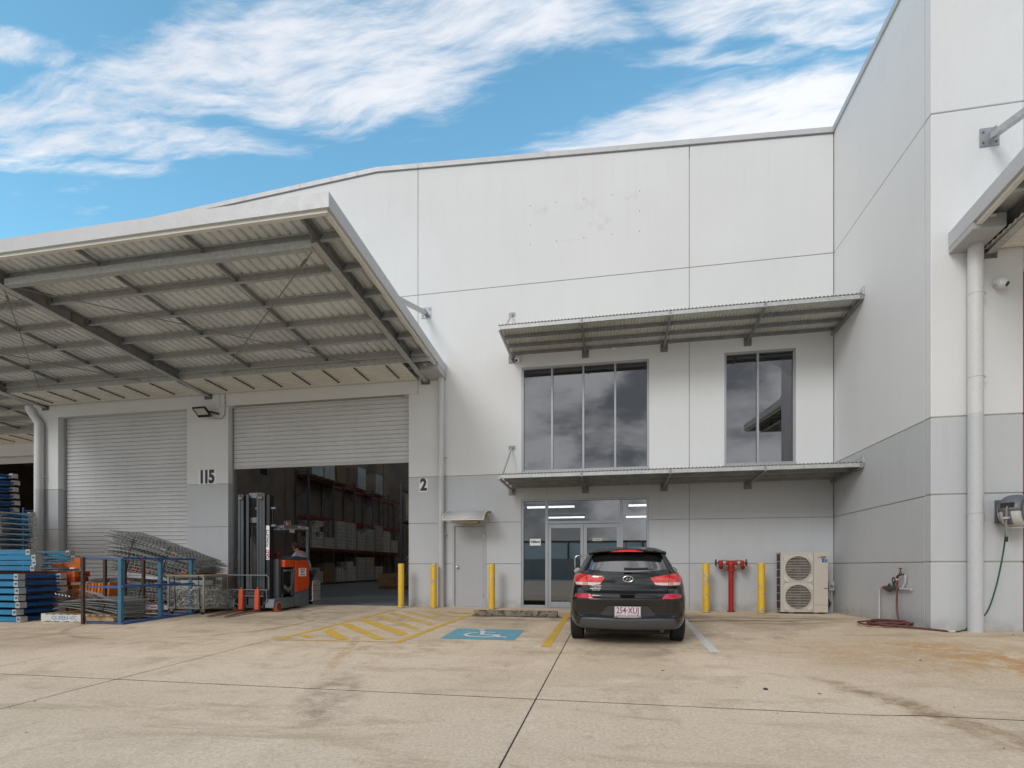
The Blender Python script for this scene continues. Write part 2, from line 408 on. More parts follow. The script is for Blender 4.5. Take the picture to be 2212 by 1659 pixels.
    t.links.new(mth(t, 'ADD', fine, mth(t, 'MULTIPLY', grit, .6)), bn.inputs['Height']); t.links.new(bn.outputs[0], b.inputs['Normal'])
    return m
YARD = ground_material()
FILL = M('joint_filler', (.045, .04, .035), .95)
base = MB().box(-500, 500, -500, 500, -1.2, -.75).build('ground', M('distant_ground', (.3, .27, .23), .9))
tag(base, kind='structure')
yard = thing('yard', 'fawn concrete yard of large slabs with dark joints in front of the warehouse', kind='structure', loc=(-5, -5, 0), world=True)
def frange(a, b, st):
    n = max(1, int(math.ceil((b-a)/st))); return [a+(b-a)*i/n for i in range(n+1)]
def slab(x0, x1, y0, y1, name='slab', mat=YARD, dz=0.0, parent=yard):
    def ax(a, b):
        out = []
        ks = sorted({a, b, *[k for k in (-24, -3.0, 1, 3) if a < k < b]})
        for i in range(len(ks)-1):
            st = .35 if -24 <= ks[i] and ks[i+1] <= 3.01 else 6
            out += frange(ks[i], ks[i+1], st)[(1 if out else 0):]
        return out
    xs = ax(x0, x1); ys = []
    ks = sorted({y0, y1, *[k for k in (-16,) if y0 < k < y1]})
    for i in range(len(ks)-1): ys += frange(ks[i], ks[i+1], 6 if ks[i+1] <= -16 else .4)[(1 if ys else 0):]
    mb = MB(); nx = len(xs)
    for y in ys:
        for x in xs: mb.v.append((x, y, gz(x, y)+dz))
    for j in range(len(ys)-1):
        for i in range(nx-1):
            a = j*nx+i; mb.f.append((a, a+1, a+nx+1, a+nx)); mb.m.append(0)
    # slab edges
    def edge(idx):
        b0 = len(mb.v)
        for k in idx: v = mb.v[k]; mb.v.append((v[0], v[1], v[2]-.12))
        for i in range(len(idx)-1): mb.f.append((idx[i], b0+i, b0+i+1, idx[i+1])); mb.m.append(0)
    edge(list(range(nx))); edge([nx*(len(ys)-1)+i for i in range(nx)]); edge([nx*j for j in range(len(ys))]); edge([nx*j+nx-1 for j in range(len(ys))])
    o = mb.build(name, mat, parent); 
    for p in o.data.polygons: p.use_smooth = False
    return o
J = .007
XS = [-60, -10.355, -5.605, 7.5, 60]; YSL = [-90, -33, -20.5, -8.165, -.002]
for i in range(4):
    for j in range(4):
        slab(XS[i]+J, XS[i+1]-J, YSL[j]+J, YSL[j+1]-(J if j < 3 else 0))
slab(-60, -22.16, 0.004, 3.75)
slab(-60, 60, -90, 0, 'joint_filler', FILL, -.014)

def joint_strip(p, q, w):
    mb = MB(); P_, Q_ = Vector((p[0], p[1], 0)), Vector((q[0], q[1], 0)); d = (Q_-P_).normalized(); nn_ = Vector((-d.y, d.x, 0))*w/2; n_ = int((Q_-P_).length/.2)
    rj = random.Random(int(p[0]*10+p[1]))
    for i in range(n_+1):
        c = P_.lerp(Q_, i/n_); e = rj.uniform(.7, 1.3)
        for s_ in (1, -1): v = c+nn_*s_*e; mb.v.append((v.x, v.y, gz(v.x, v.y)+.0015))
    for i in range(n_): mb.f.append((2*i, 2*i+1, 2*i+3, 2*i+2)); mb.m.append(0)
    mb.build('slab_joint', FILL, yard)
joint_strip((-30, -8.165), (7, -8.165), .013); joint_strip((-5.605, -.05), (-5.605, -16), .010); joint_strip((-10.355, -5.5), (-10.355, -16), .009)
def decal(name, poly, mat, parent=None, dz=.004, step=.25, kind=None):
    """thin painted sheet following the slab, poly = quad corners"""
    a, b, c, d = [Vector((p[0], p[1], 0)) for p in poly]
    nu = max(1, int(max((b-a).length, (c-d).length)/step)); nv = max(1, int(max((d-a).length, (c-b).length)/step))
    def fn(u, v):
        p = (a*(1-u)+b*u)*(1-v)+(d*(1-u)+c*u)*v
        return (p.x, p.y, gz(p.x, p.y)+dz)
    mb = MB().grid(fn, nu, nv)
    return mb.build(name, mat, parent)
def paint_mat(name, col, wear_lo, wear_hi, sc=5):
    m = YARD.copy(); m.name = name; t = m.node_tree; b = t.nodes['Principled BSDF']
    src = b.inputs['Base Color'].links[0].from_socket
    P = nd(t, 'ShaderNodeNewGeometry').outputs['Position']
    f = mth(t, 'MAXIMUM', mapr(t, noise(t, P, sc, 7, .7, .3), wear_lo, wear_hi), mapr(t, noise(t, P, 45, 3, .7), .60, .70, 0, .7))
    c2 = mixc(t, mapr(t, noise(t, P, 2.5, 4), .3, .7), tuple(x*.88 for x in col), col)
    t.links.new(mixc(t, f, c2, src), b.inputs['Base Color'])
    return m
PY = paint_mat('worn_yellow_line_paint', (.68, .43, .05), .56, .74); PY2 = paint_mat('fresh_yellow_line_paint', (.68, .44, .05), .60, .8)
PYF = paint_mat('faint_yellow_line_paint', (.62, .42, .10), .48, .66)
PW_ = paint_mat('white_line_paint', (.68, .68, .66), .64, .85); PB = paint_mat('blue_bay_paint', (.13, .36, .46), .56, .78, 7)
hz = thing('hatched_marking', 'yellow diagonal hatching painted on the concrete beside the accessible bay', 'road marking', (-9.2, -3.2, 0), world=True)
decal('border_line', [(-10.30, -5.46), (-10.20, -5.46), (-10.10, -1.15), (-10.20, -1.15)], PY2, hz)
decal('border_line', [(-10.19, -5.46), (-8.28, -5.36), (-8.28, -5.29), (-10.19, -5.37)], PYF, hz)
decal('border_line', [(-8.27, -5.38), (-8.15, -5.38), (-8.00, -1.12), (-8.10, -1.12)], PY2, hz)
STR = [((-10.09, -5.05), (-10.09, -4.8), (-9.75, -5.18), (-9.75, -5.2)), ((-9.98, -4.50), (-10.05, -4.12), (-9.08, -5.22), (-9.28, -5.25)),
       ((-10.08, -3.66), (-10.08, -3.38), (-8.50, -5.10), (-8.66, -5.16)), ((-10.09, -2.92), (-10.03, -2.67), (-8.40, -4.44), (-8.41, -4.73)),
       ((-10.02, -2.28), (-9.97, -2.02), (-8.36, -3.90), (-8.40, -4.10)), ((-9.99, -1.70), (-9.97, -1.42), (-8.33, -3.19), (-8.36, -3.46)),
       ((-9.86, -1.22), (-9.72, -1.10), (-8.33, -2.57), (-8.38, -2.76)), ((-9.30, -1.12), (-9.08, -1.10), (-8.31, -1.95), (-8.33, -2.16)), ((-8.75, -1.12), (-8.55, -1.12), (-8.25, -1.42), (-8.27, -1.62))]
for s_ in STR: decal('stripe', s_, PY if s_[0][1] < -2.5 else PYF, hz, .0042)
tag(decal('bay_line', [(-5.94, -5.37), (-5.80, -5.37), (-5.84, -1.25), (-5.95, -1.25)], PY), 'worn yellow bay line left of the black hatchback', 'road marking')
tag(decal('bay_line', [(-3.57, -5.42), (-3.44, -5.42), (-3.42, -1.6), (-3.52, -1.6)], PW_), 'white bay line right of the black hatchback', 'road marking')
sy = thing('accessible_parking_symbol', 'white wheelchair symbol on a light blue painted rectangle', 'road marking', (-7.05, -4.3, 0), world=True)
decal('blue_field', [(-7.66, -4.90), (-6.43, -4.88), (-6.46, -3.76), (-7.71, -3.76)], PB, sy)
def ribbon(name, pts, w, mat, parent, dz=.008, closed=False):
    mb = MB(); n = len(pts)
    for i, p in enumerate(pts):
        a = Vector(pts[i-1] if (i or closed) else pts[0]); b = Vector(pts[(i+1) % n] if (i < n-1 or closed) else pts[-1])
        d = (b-a).normalized(); q = Vector((-d.y, d.x))*w/2
        for s in (1, -1):
            x, y = p[0]+q.x*s, p[1]+q.y*s; mb.v.append((x, y, gz(x, y)+dz))
    for i in range(n-1 if not closed else n):
        a = 2*i; b = 2*((i+1) % n); mb.f.append((a, a+1, b+1, b)); mb.m.append(0)
    return mb.build(name, mat, parent)
wc = [(-7.07+.29*math.cos(a)*1.0, -4.42+.25*math.sin(a)) for a in [rad(k) for k in range(118, 372, 12)]]
ribbon('wheel', wc, .065, PW_, sy)
ribbon('figure', [(-7.17, -3.98), (-7.12, -4.2), (-7.08, -4.40), (-6.86, -4.42), (-6.74, -4.62), (-6.62, -4.6)], .085, PW_, sy, .0085)
ribbon('arm', [(-7.13, -4.14), (-6.9, -4.16)], .06, PW_, sy, .009)
ribbon('head', [(-7.22+.03*math.cos(a), -3.88+.03*math.sin(a)) for a in [rad(k) for k in range(0, 360, 30)]], .06, PW_, sy, .009, True)

# ================================================================== WAREHOUSE (front wall y = 0)
def cells(x0, x1, z0, z1, ops):
    xs = sorted({x0, x1, *[v for o in ops for v in o[:2] if x0 < v < x1]}); out = []
    for i in range(len(xs)-1):
        a, b = xs[i], xs[i+1]; cut = sorted([(max(z0, o[2]), min(z1, o[3])) for o in ops if o[0] <= a+1e-6 and o[1] >= b-1e-6 and o[3] > z0 and o[2] < z1])
        z = z0
        for c in cut:
            if c[0] > z+1e-6: out.append((a, b, z, c[0]))
            z = max(z, c[1])
        if z < z1-1e-6: out.append((a, b, z, z1))
    return out
def top_z(x): return 10.835-.0594*x if x > -11.06 else 11.492+.0655*(x+11.06)
OPS = [(-21.366, -16.874, -1, 5.545), (-15.538, -10.166, -1, 5.545), (-7.165, -4.055, 3.405, 6.035), (-2.345, -.80, 3.405, 6.045), (-7.175, -4.055, -1, 2.72), (-8.97, -8.08, -1, 2.125)]
wh = thing('warehouse', 'pale grey precast warehouse with two roller doors and two storey office front', 'building', (-11, 0, 0), world=True)
G_ = .009
ROWS = [(-.8, 1.108, GREY), (1.108, 2.16, GREY), (2.16, 3.37, GREY), (3.37, 8.125, WHITE), (8.125, None, WHITE)]
COLS = [(-22.15, -15.80), (-15.80, -9.91), (-9.91, -3.131), (-3.131, -.012)]
TH = .17
def grouped(cs):
    groups = []
    for c in cs:
        hit = [g for g in groups if any((abs(c[0]-q[1]) < 1e-5 or abs(c[1]-q[0]) < 1e-5) and c[2] < q[3]-1e-5 and c[3] > q[2]+1e-5 or
                                        (abs(c[0]-q[0]) < 1e-5 and (abs(c[2]-q[3]) < 1e-5 or abs(c[3]-q[2]) < 1e-5)) for q in g)]
        m_ = [c]
        for g in hit: m_ += g; groups.remove(g)
        groups.append(m_)
    return groups
def panels(cs, mt):
    for g in grouped(cs):
        mb = MB()
        for c in g: mb.box(c[0], c[1], 0, TH, c[2], c[3])
        mb.build('wall_panel', mt, wh)
for (z0, z1, mt) in ROWS[:3]:
    for (a, b) in ((-22.15, -13.0), (-13.0, -3.131), (-3.131, -.012)):
        panels(cells(a+G_, b-G_, z0 if z0 < 0 else z0+G_, z1-G_, OPS), mt)
LA = (3.37+G_, 8.125-G_); HJ = 5.5565
NOTCH = [(-15.80-G_, -13.0, HJ-G_, 9)]
panels(cells(-22.15+G_, -15.40, LA[0], LA[1], OPS+[(-15.80-G_, -15.3, HJ-.0085, 9)]), WHITE)
panels([(-15.80+G_, -9.91-G_, HJ, LA[1])], WHITE)
panels(cells(-10.30, -3.131-G_, LA[0], LA[1], OPS+[(-10.4, -9.91+G_, HJ-.0085, 9)]), WHITE)
panels(cells(-3.131+G_, -.012-G_, LA[0], LA[1], OPS), WHITE)
for (a, b) in COLS:
    mb = MB(); z0 = 8.125
    ks = [a+G_] + [k for k in (-11.06,) if a < k < b] + [b-G_]
    for i in range(len(ks)-1):
        mb.prism([(ks[i], z0+G_), (ks[i+1], z0+G_), (ks[i+1], top_z(ks[i+1])), (ks[i], top_z(ks[i]))], 0, TH)
    mb.build('wall_panel', WHITE, wh)
mb = MB()
for (a, b) in [(-22.14, -.012)]:
    for c in cells(a, b, -.7, 10.7, [(o[0]-.006, o[1]+.006, o[2]-.006, o[3]+.006) for o in OPS]): mb.box(c[0], c[1], .012, TH+.02, c[2], c[3])
mb.build('joint_sealant', JOINT, wh)
# capping along the top
mb = MB()
for (xa, xb) in ((-22.2, -11.06), (-11.06, .0)):
    za, zb = top_z(xa), top_z(xb)
    mb.prism([(xa, za), (xb, zb), (xb, zb+.118), (xa, za+.118)], -.035, .26)
mb.build('parapet_capping', FASC, wh)
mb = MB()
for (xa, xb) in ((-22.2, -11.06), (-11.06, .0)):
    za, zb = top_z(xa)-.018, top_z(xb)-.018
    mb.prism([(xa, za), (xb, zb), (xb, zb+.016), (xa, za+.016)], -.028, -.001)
mb.build('capping_shadow_strip', M('capping_shadow_grey', (.2, .2, .2), .6), wh)  # dark strip painted as the shadow line below the capping
for k in range(1, 14):
    x = -1.7*k+.3; z = top_z(x); MB().box(x-.02, x+.02, -.040, .2, z+.004, z+.121).build('capping_joiner', M('capping_joiner_metal', (.5, .5, .5), .5), wh)
# body behind the front wall
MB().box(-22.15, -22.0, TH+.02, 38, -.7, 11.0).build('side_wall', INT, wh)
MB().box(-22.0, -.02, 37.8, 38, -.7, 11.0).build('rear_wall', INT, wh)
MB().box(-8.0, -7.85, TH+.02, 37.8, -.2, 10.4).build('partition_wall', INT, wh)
for k in range(1, 7):  # dark patches and panel joints on the party wall
    MB().box(-22.0, -21.985, 6.1*k-.015, 6.1*k+.015, 0, 10.4).build('wall_joint', M('dark_joint', (.05, .045, .04), .9), wh)
for (y, z) in ((10.2, 5.6), (30.3, 4.6)):
    MB().box(-22.0, -21.98, y, y+.5, z, z+.5).build('wall_recess', M('recess_black', (.02, .018, .016), .9), wh)
MB().box(-22.15, -.02, TH+.02, 3.0, 10.5, 10.62).build('roof', SHEET, wh)
for k in range(7):  # unseen roof left open in strips to brighten the warehouse inside
    a = 3.0+5*k
    MB().box(-22.15, -.02, a+1.9, a+5, 10.5, 10.62).build('roof', SHEET, wh)
    MB().box(-22.15, -20.6, a, a+1.9, 10.5, 10.62).build('roof', SHEET, wh); MB().box(-9.0, -.02, a, a+1.9, 10.5, 10.62).build('roof', SHEET, wh)
fl = M('sealed_warehouse_floor', (.17, .165, .16), .42, 0, var=.18, vs=.8, fine=.1, fs=9)
MB().box(-22.0, -8.0, .006, 37.8, -.1, .002).build('floor', fl, wh)

# roller doors
def roller(x0, x1, zb, ztop, y, label):
    rd = thing('roller_door', label); rd.parent = wh; OFF[rd.name] = OFF[wh.name]
    for (xa, xb) in ((x0-.20, x0-.046), (x1+.044, x1+.2)):
        MB().box(xa, xb, TH+.021, y+.12, -.2, 3.37).build('jamb', GREY, rd); MB().box(xa, xb, TH+.021, y+.12, 3.371, 5.545).build('jamb', WHITE, rd)
    MB().box(x0-.2, x1+.2, TH+.021, y-.04, 5.546, 6.2).build('lintel_back', WHITE, rd)
    p = .117; n = int((ztop-zb)/p)+1
    prof = []
    mb = MB()
    def fn(u, v):
        z = v*p; 
        k = v*2*math.pi
        return z
    for (zv, dv) in ((0, 0), (.05, .10), (.085, .92), (.16, 1), (.40, .86), (.60, .86), (.84, 1), (.90, .92), (.93, .10), (1.0, 0)):
        mb.v += [(x0, y-.026*dv, zv*p), (x1, y-.026*dv, zv*p)]
    for i in range(9): mb.f.append((2*i, 2*i+1, 2*i+3, 2*i+2)); mb.m.append(0)
    me = mb.mesh('slat', ROLL, False, (OFF[wh.name].x, OFF[wh.name].y, 0))
    for i in range(n):
        if zb+.07+i*p > ztop: break
        link('slat', me, rd, (0, 0, zb+.07+i*p))
    MB().box(x0, x1, y-.03, y+.02, zb, zb+.075).build('bottom_rail', FASC, rd)
    for x in (x0-.022, x1+.02):
        MB().box(x-.021, x+.018, y-.012, y+.09, gz(x, -.01), ztop).build('guide_track', M('guide_track_metal', (.25, .25, .26), .5, .4), rd)
    MB().box(x0-.05, x1+.05, y+.03, y+.35, ztop-.02, ztop+.3).build('door_drum', SHEET, rd)
    return rd
roller(-21.32, -16.92, 0, 5.62, .24, 'fully closed ribbed roller curtain')
roller(-15.49, -10.21, 3.80, 5.62, .20, 'ribbed roller curtain raised to half height')
lin = M('lintel_line', (.30, .29, .27), .8)
# windows
def window(x0, x1, z0, z1, mull, name='window', root=wh, yr=.055, transom=None):
    w = MB(); f = .05
    for (a, b, c, d) in ((x0, x0+f, z0, z1), (x1-f, x1, z0, z1), (x0+f, x1-f, z0, z0+f), (x0+f, x1-f, z1-f, z1)):
        w.box(a, b, yr-.035, yr+.065, c, d)
    fr = w.build(name, ALU, root, bevel=.004)
    xs = [x0+f]+mull+[x1-f]
    for x in mull:
        MB().box(x-.024, x+.024, yr-.03, yr+.06, z0+f+.001, z1-f-.001).build('mullion', ALU, fr, bevel=.004)
    for i in range(len(xs)-1):
        MB().box(xs[i]+.004, xs[i+1]-.004, yr+.02, yr+.026, z0+f-.01, z1-f+.01).build('pane', GLASS, fr)
    MB().box(x0-.02, x1+.02, yr-.075, yr-.036, z0-.03, z0+.004).build('sill', ALU, fr)
    return fr
window(-7.165, -4.055, 3.405, 6.035, [-6.40, -5.626, -4.855])
window(-2.345, -.80, 3.405, 6.045, [-1.603])
# entrance glazing
en = thing('entrance_glazing'); en.parent = wh; OFF[en.name] = OFF[wh.name]
x0, x1, zt, yr = -7.175, -4.055, 2.72, .06
xa, xb = -6.535, -4.705     # jambs either side of the doors
mb = MB()
for (a, b, c, d) in ((x0, x0+.055, .0, zt), (x1-.055, x1, .0, zt), (x0+.056, x1-.056, zt-.05, zt-.001), (x0+.056, xa-.036, .001, .07), (xb+.036, x1-.056, .001, .07)):
    mb.box(a, b, yr-.04, yr+.07, c, d)
mb.build('frame', ALU, en, bevel=.004)
for x in (xa, xb): MB().box(x-.035, x+.035, yr-.037, yr+.067, 0, zt-.051).build('mullion', ALU, en, bevel=.004)
MB().box(xa+.036, xb-.036, yr-.035, yr+.065, 2.10, 2.17).build('transom', ALU, en, bevel=.004)
for (a, b, c, d) in ((x0+.05, xa-.03, .06, zt-.04), (xb+.03, x1-.05, .06, zt-.04), (xa+.03, xb-.03, 2.165, zt-.04)):
    MB().box(a, b, yr+.012, yr+.018, c, d).build('pane', GLASS, en)
xm = (xa+xb)/2
for (a, b, hx) in ((xa+.037, xm-.004, xm-.13), (xm+.004, xb-.037, xm+.13)):
    dr = MB()
    for q in ((a, a+.075, .015, 2.095), (b-.075, b, .015, 2.095), (a+.076, b-.076, 1.99, 2.094), (a+.076, b-.076, .016, .16)):
        dr.box(q[0], q[1], yr-.02, yr+.03, q[2], q[3])
    d = dr.build('glass_door', ALU, en, bevel=.004)
for (a, b) in ((xa+.037, xm-.004), (xm+.004, xb-.037)):
    MB().box(a+.07, b-.07, yr+.002, yr+.008, .15, 2.0).build('door_pane', GLASS, en)
STEEL = M('brushed_stainless', (.62, .62, .6), .25, 1.0, var=.03)
for hx, s in ((xm-.045, -1), (xm+.045, 1)):
    pts = [(hx, yr-.02, 1.36), (hx, yr-.075, 1.36), (hx+s*.03, yr-.10, 1.34), (hx+s*.12, yr-.10, 1.32)]
    MB().tube([(hx, yr-.02, 1.31), (hx+s*.05, yr-.09, 1.31), (hx+s*.13, yr-.1, 1.29), (hx+s*.16, yr-.1, 1.24), (hx+s*.16, yr-.1, .72), (hx+s*.13, yr-.1, .67), (hx+s*.05, yr-.09, .65), (hx, yr-.02, .65)], .013, 8).build('pull_handle', STEEL, en, True)
MB().box(-7.17, -4.06, yr-.10, .30, -.1, .012).build('threshold', ALU, en)

# plain grey personnel door
pd = thing('personnel_door', 'plain grey flush door under a small curved canopy'); pd.parent = wh; OFF[pd.name] = OFF[wh.name]
DG = M('grey_door_paint', (.40, .41, .425), .45, var=.02)
mb = MB()
for q in ((-8.97, -8.915, 0, 2.125), (-8.135, -8.08, 0, 2.125), (-8.914, -8.136, 2.07, 2.124)): mb.box(q[0], q[1], -.012, .10, q[2], q[3])
mb.build('door_frame', DG, pd, bevel=.004)
MB().box(-8.906, -8.144, .018, .055, .012, 2.062).build('door_leaf', DG, pd, bevel=.003)
MB().lathe([(0, -.075), (.028, -.07), (.032, -.05), (.02, -.035), (.014, -.02), (.03, -.018), (.03, .0)], (-8.845, .018, 1.02), 14, axis='y').build('door_knob', STEEL, pd, True)
for z in (.3, 1.05, 1.8): MB().cyl((-8.138, -.008, z-.05), (-8.138, -.008, z+.05), .009, 8).build('hinge', STEEL, pd)
MB().box(-8.97, -8.08, -.02, .14, -.08, .010).build('threshold', FASC, pd)

# rooms behind the glass
OW = OFFW; DK = M('dark_carpet', (.06, .06, .065), .95)
rm = MB(); rm.box(-7.84, -.05, 5.8, 5.9, 0, 6.35).box(-7.849, -7.80, .2, 5.8, 0, 6.35).box(-.1, -.03, .2, 5.8, 0, 6.35).box(-3.60, -3.52, .2, 5.8, 0, 6.35)
rm.build('office_walls', OW, wh)
MB().box(-7.84, -.1, .2, 5.8, 2.80, 3.38).build('upper_floor', DK, wh)
MB().box(-7.84, -.1, .2, 5.8, -.1, .006).build('office_floor', DK, wh)
MB().box(-7.84, -.1, .2, 5.8, 6.25, 6.34).build('office_ceiling', OW, wh)

# ================================================================== RIGHT-HAND UNIT
ru = thing('warehouse', 'taller looking warehouse wing whose side wall closes the yard on the right', 'building', (3, 0, 0), world=True)
def rows2(mk):
    for (z0, z1, mt) in ROWS: mk(z0 if z0 < 0 else z0+G_, (z1-G_ if z1 else 10.86), mt)
rows2(lambda a, b, mt: MB().box(.0, .16, -3.56, .17, a, b).build('wall_panel', mt, ru))
rows2(lambda a, b, mt: MB().box(.0, 1.245, -3.75, -3.58, a, b).build('wall_panel', mt, ru, bevel=.012))
MB().box(1.2451, 6, -3.75, -3.58, 5.56, 8.116).build('wall_panel', WHITE, ru)
MB().box(1.2451, 6, -3.75, -3.58, 8.134, 10.86).build('wall_panel', WHITE, ru)
MB().box(6.001, 9, -3.75, -3.58, -.8, 10.86).build('wall_panel', WHITE, ru)
MB().box(.012, .15, -3.735, .16, -.7, 10.8).build('joint_sealant', JOINT, ru)
MB().box(.151, 1.235, -3.737, -3.59, -.7, 10.8).build('joint_sealant', JOINT, ru)
MB().box(-.035, .25, -3.79, .28, 10.86, 10.98).build('parapet_capping', FASC, ru)
MB().box(.251, 9, -3.79, -3.55, 10.86, 10.98).build('parapet_capping', FASC, ru)
MB().box(.16, 9, -3.55, 12, 10.3, 10.5).build('roof', SHEET, ru)
MB().box(8.9, 9.05, -3.57, 12, -.5, 10.5).build('side_wall', WHITE, ru)
FRINGE = M('red_lens_fringe', (.10, .012, .02), .5)  # dark red imitates the lens colour fringe along the dark door edge
MB().box(1.247, 1.285, -3.70, -3.52, 0, 5.55).build('door_guide', FRINGE, ru)
mbr = MB(); mbr.grid(lambda u, v: (1.27+u*4.73, -3.50-.017*min(1, 5*(.5-.5*math.cos(v*2*math.pi))), v*.117), 1, 14)
me = mbr.mesh('slat', ROLL, True, (3, 0, 0))
for i in range(47): link('slat', me, ru, (0, 0, i*.117))

# ================================================================== LEFT-HAND UNIT, set back
lu = thing('warehouse', 'set back warehouse unit with open door at the left edge of the photo', 'building', (-30, 3.75, 0), world=True)
mb = MB().box(-45, -22.16, 3.75, 3.92, 5.42, 10.9).box(-45, -38, 3.75, 3.92, -.5, 5.419)
mb.build('wall_panel', WHITE, lu)
MB().box(-24.6, -22.16, 3.75, 3.92, -.5, 5.419).build('wall_panel', GREY, lu)
for k in range(5):
    MB().box(-38, -24.6, 3.93-.0+.012*k, 3.945+.012*k, 5.15+.07*k, 5.215+.07*k).build('slat', ROLL, lu)
MB().box(-45, -22.16, 25, 25.2, -.1, 8).build('rear_wall', INT, lu)
MB().box(-45, -22.16, 3.93, 25, 8.0, 8.1).build('roof', SHEET, lu)
MB().box(-45, -44.8, 3.93, 25, -.1, 8).build('side_wall', INT, lu)
MB().box(-45, -22.16, 3.75, 25, -.2, .002).build('floor', fl, lu)
MB().box(-22.30, -22.16, .02, 3.749, -.5, 11.0).build('return_wall', WHITE, lu)

# ================================================================== LOADING CANOPIES
def canopy(label, xl, xr, wy, depth, beams, bridg, group=None, ends=(True, True), box_at=None, sgn=1, plates=True, rods=True, left_fascia=True):
    cx = (xl+xr)/2
    t = thing('loading_canopy', label, 'canopy', (cx, wy-depth/2, 6), group=group, world=True)
    S = .0895
    Y = lambda d: wy-d
    zt = lambda d: 6.226+S*d        # top of fascia
    zs = lambda d: 6.118+S*d        # sheet
    # fascia: front and two ends, folded sheet with a lower lip
    def fas(p, q, nx, ny):
        mb = MB(); d0, d1 = wy-p[1], wy-q[1]
        a = Vector((p[0], p[1], 0)); b = Vector((q[0], q[1], 0)); n = Vector((nx, ny, 0))*.045
        for lo, hi, off, th in ((-.235, 0, 0, 1), ):
            vs = []
            for (pt, d) in ((a, d0), (b, d1)):
                for (k, z) in ((0, lo), (1, lo), (1, hi), (0, hi)):
                    v = pt+n*k; vs.append((v.x, v.y, zt(d)+z))
            mb.add(vs, [(0, 1, 2, 3), (7, 6, 5, 4), (0, 4, 5, 1), (1, 5, 6, 2), (2, 6, 7, 3), (3, 7, 4, 0)])
        mb.build('fascia', FASC, t)
        mb = MB(); vs = []
        if nx: a = a+Vector((0, .075, 0)); d0 -= .075
        else: a = a+Vector((.05, 0, 0)); b = b-Vector((.05, 0, 0))
        for (pt, d) in ((a, d0), (b, d1)):
            for (k, z) in ((1.02, -.285), (2.6, -.285), (2.6, -.20), (1.02, -.20)):
                v = pt+n*k; vs.append((v.x, v.y, zt(d)+z))
        mb.add(vs, [(0, 1, 2, 3), (7, 6, 5, 4), (0, 4, 5, 1), (1, 5, 6, 2), (2, 6, 7, 3), (3, 7, 4, 0)])
        mb.build('barge_flashing', CREAM, t)
    fas((xl, Y(depth), 0), (xr, Y(depth), 0), 0, 1)
    if ends[1]: fas((xr, Y(depth-.047), 0), (xr, Y(.005), 0), -1, 0)
    if ends[0]: fas((xl, Y(depth-.047), 0), (xl, Y(.005), 0), 1, 0)
    # ribbed sheets, .76 wide, laid from the front edge down to the wall
    W = .76; prof = []
    x = 0
    for k in range(4):
        prof += [(x, 0), (x+.115, 0), (x+.130, .045), (x+.174, .045)]; x += .19
    prof.append((W, 0))
    L0, L1 = 1.02, depth-.05
    mb = MB(); n = len(prof)
    for (d, ) in ((L0,), (L1,)):
        for (a, h) in prof: mb.v.append((a, -d, zs(d)+h-6))
        for (a, h) in prof: mb.v.append((a, -d, zs(d)+h-6+.004))
    for i in range(n-1):
        mb.f.append((i, i+1, 2*n+i+1, 2*n+i)); mb.f.append((n+i, 3*n+i, 3*n+i+1, n+i+1)); mb.m += [0, 0]
    me = mb.mesh('roof_sheet', SHEET)
    k = 0
    x = xr-.05-W
    o = OFF[t.name]
    while x > xl-.0:
        ob = link('roof_sheet', me, t, (x-o.x, wy-o.y, 6-o.z)); x -= W; k += 1
    link('roof_sheet', me, t, (xl+.03-o.x, wy-o.y, 6.006-o.z))
    # main cantilever beams
    for bx in beams:
        t2 = MB(); f = .008
        pts = [(Y(.02), zs(.02)-.275), (Y(depth-.48), zs(depth-.48)-.285), (Y(depth-.06), zs(depth-.06)-.06), (Y(depth-.06), zs(depth)-.035), (Y(.02), zs(.02)-.04)]
        t2.prism(pts, bx-f/2, bx+f/2, 'x')
        b = t2.build('beam', DGALV, t)
        MB().bar((bx, Y(.02), zs(.02)-.278), (bx, Y(depth-.48), zs(depth-.48)-.29), .125, .012).build('bottom_flange', GALV, b)
        MB().bar((bx, Y(.02), zs(.02)-.05), (bx, Y(depth-.06), zs(depth-.06)-.045), .125, .010).build('top_flange', DGALV, b)
        for d in (1.9, 3.9):
            MB().bar((bx-.055, Y(d), zs(d)-.285), (bx-.055, Y(d), zs(d)-.04), .01, .01).box(bx-.06, bx+.06, Y(d)-.006, Y(d)+.006, zs(d)-.28, zs(d)-.05).build('stiffener', DGALV, b)
        pl = MB(); pl.box(bx-.14, bx+.10, Y(.018), Y(.001), 5.775, 6.14)
        p_ = pl.build('wall_plate', M('wall_plate_steel', (.16, .155, .165), .6, .3), t)
        for (u, v) in ((-.1, 5.81), (-.1, 6.02), (.07, 5.81)): MB().cyl((bx+u, Y(.018), v), (bx+u, Y(.05), v), .014, 6).build('bolt', DGALV, p_)
        # strut above, from the wall down to the beam
        if plates:
            st = MB().bar((bx+.0, Y(.10), 7.60), (bx, Y(3.9), zs(3.9)+.04), .09, .09).build('strut', GALV, t)
            q = MB().box(bx-.13, bx+.13, Y(.016), Y(.001), 7.50, 7.78).box(bx-.006, bx+.006, Y(.16), Y(.016), 7.52, 7.70).build('wall_plate', M('strut_plate', (.33, .34, .37), .5, .4), t)
            for (u, v) in ((-.09, 7.56), (-.09, 7.72), (.09, 7.56), (.09, 7.72)): MB().cyl((bx+u, Y(.016), v), (bx+u, Y(.04), v), .016, 6).build('bolt', DGALV, q)
    # purlins between the beams
    bs = [xl+.06]+[b for b in sorted(beams) if xl+.1 < b < xr-.1]+[xr-.06]
    ds = [1.14, 1.93, 2.73, 3.53, 4.32, 5.10]
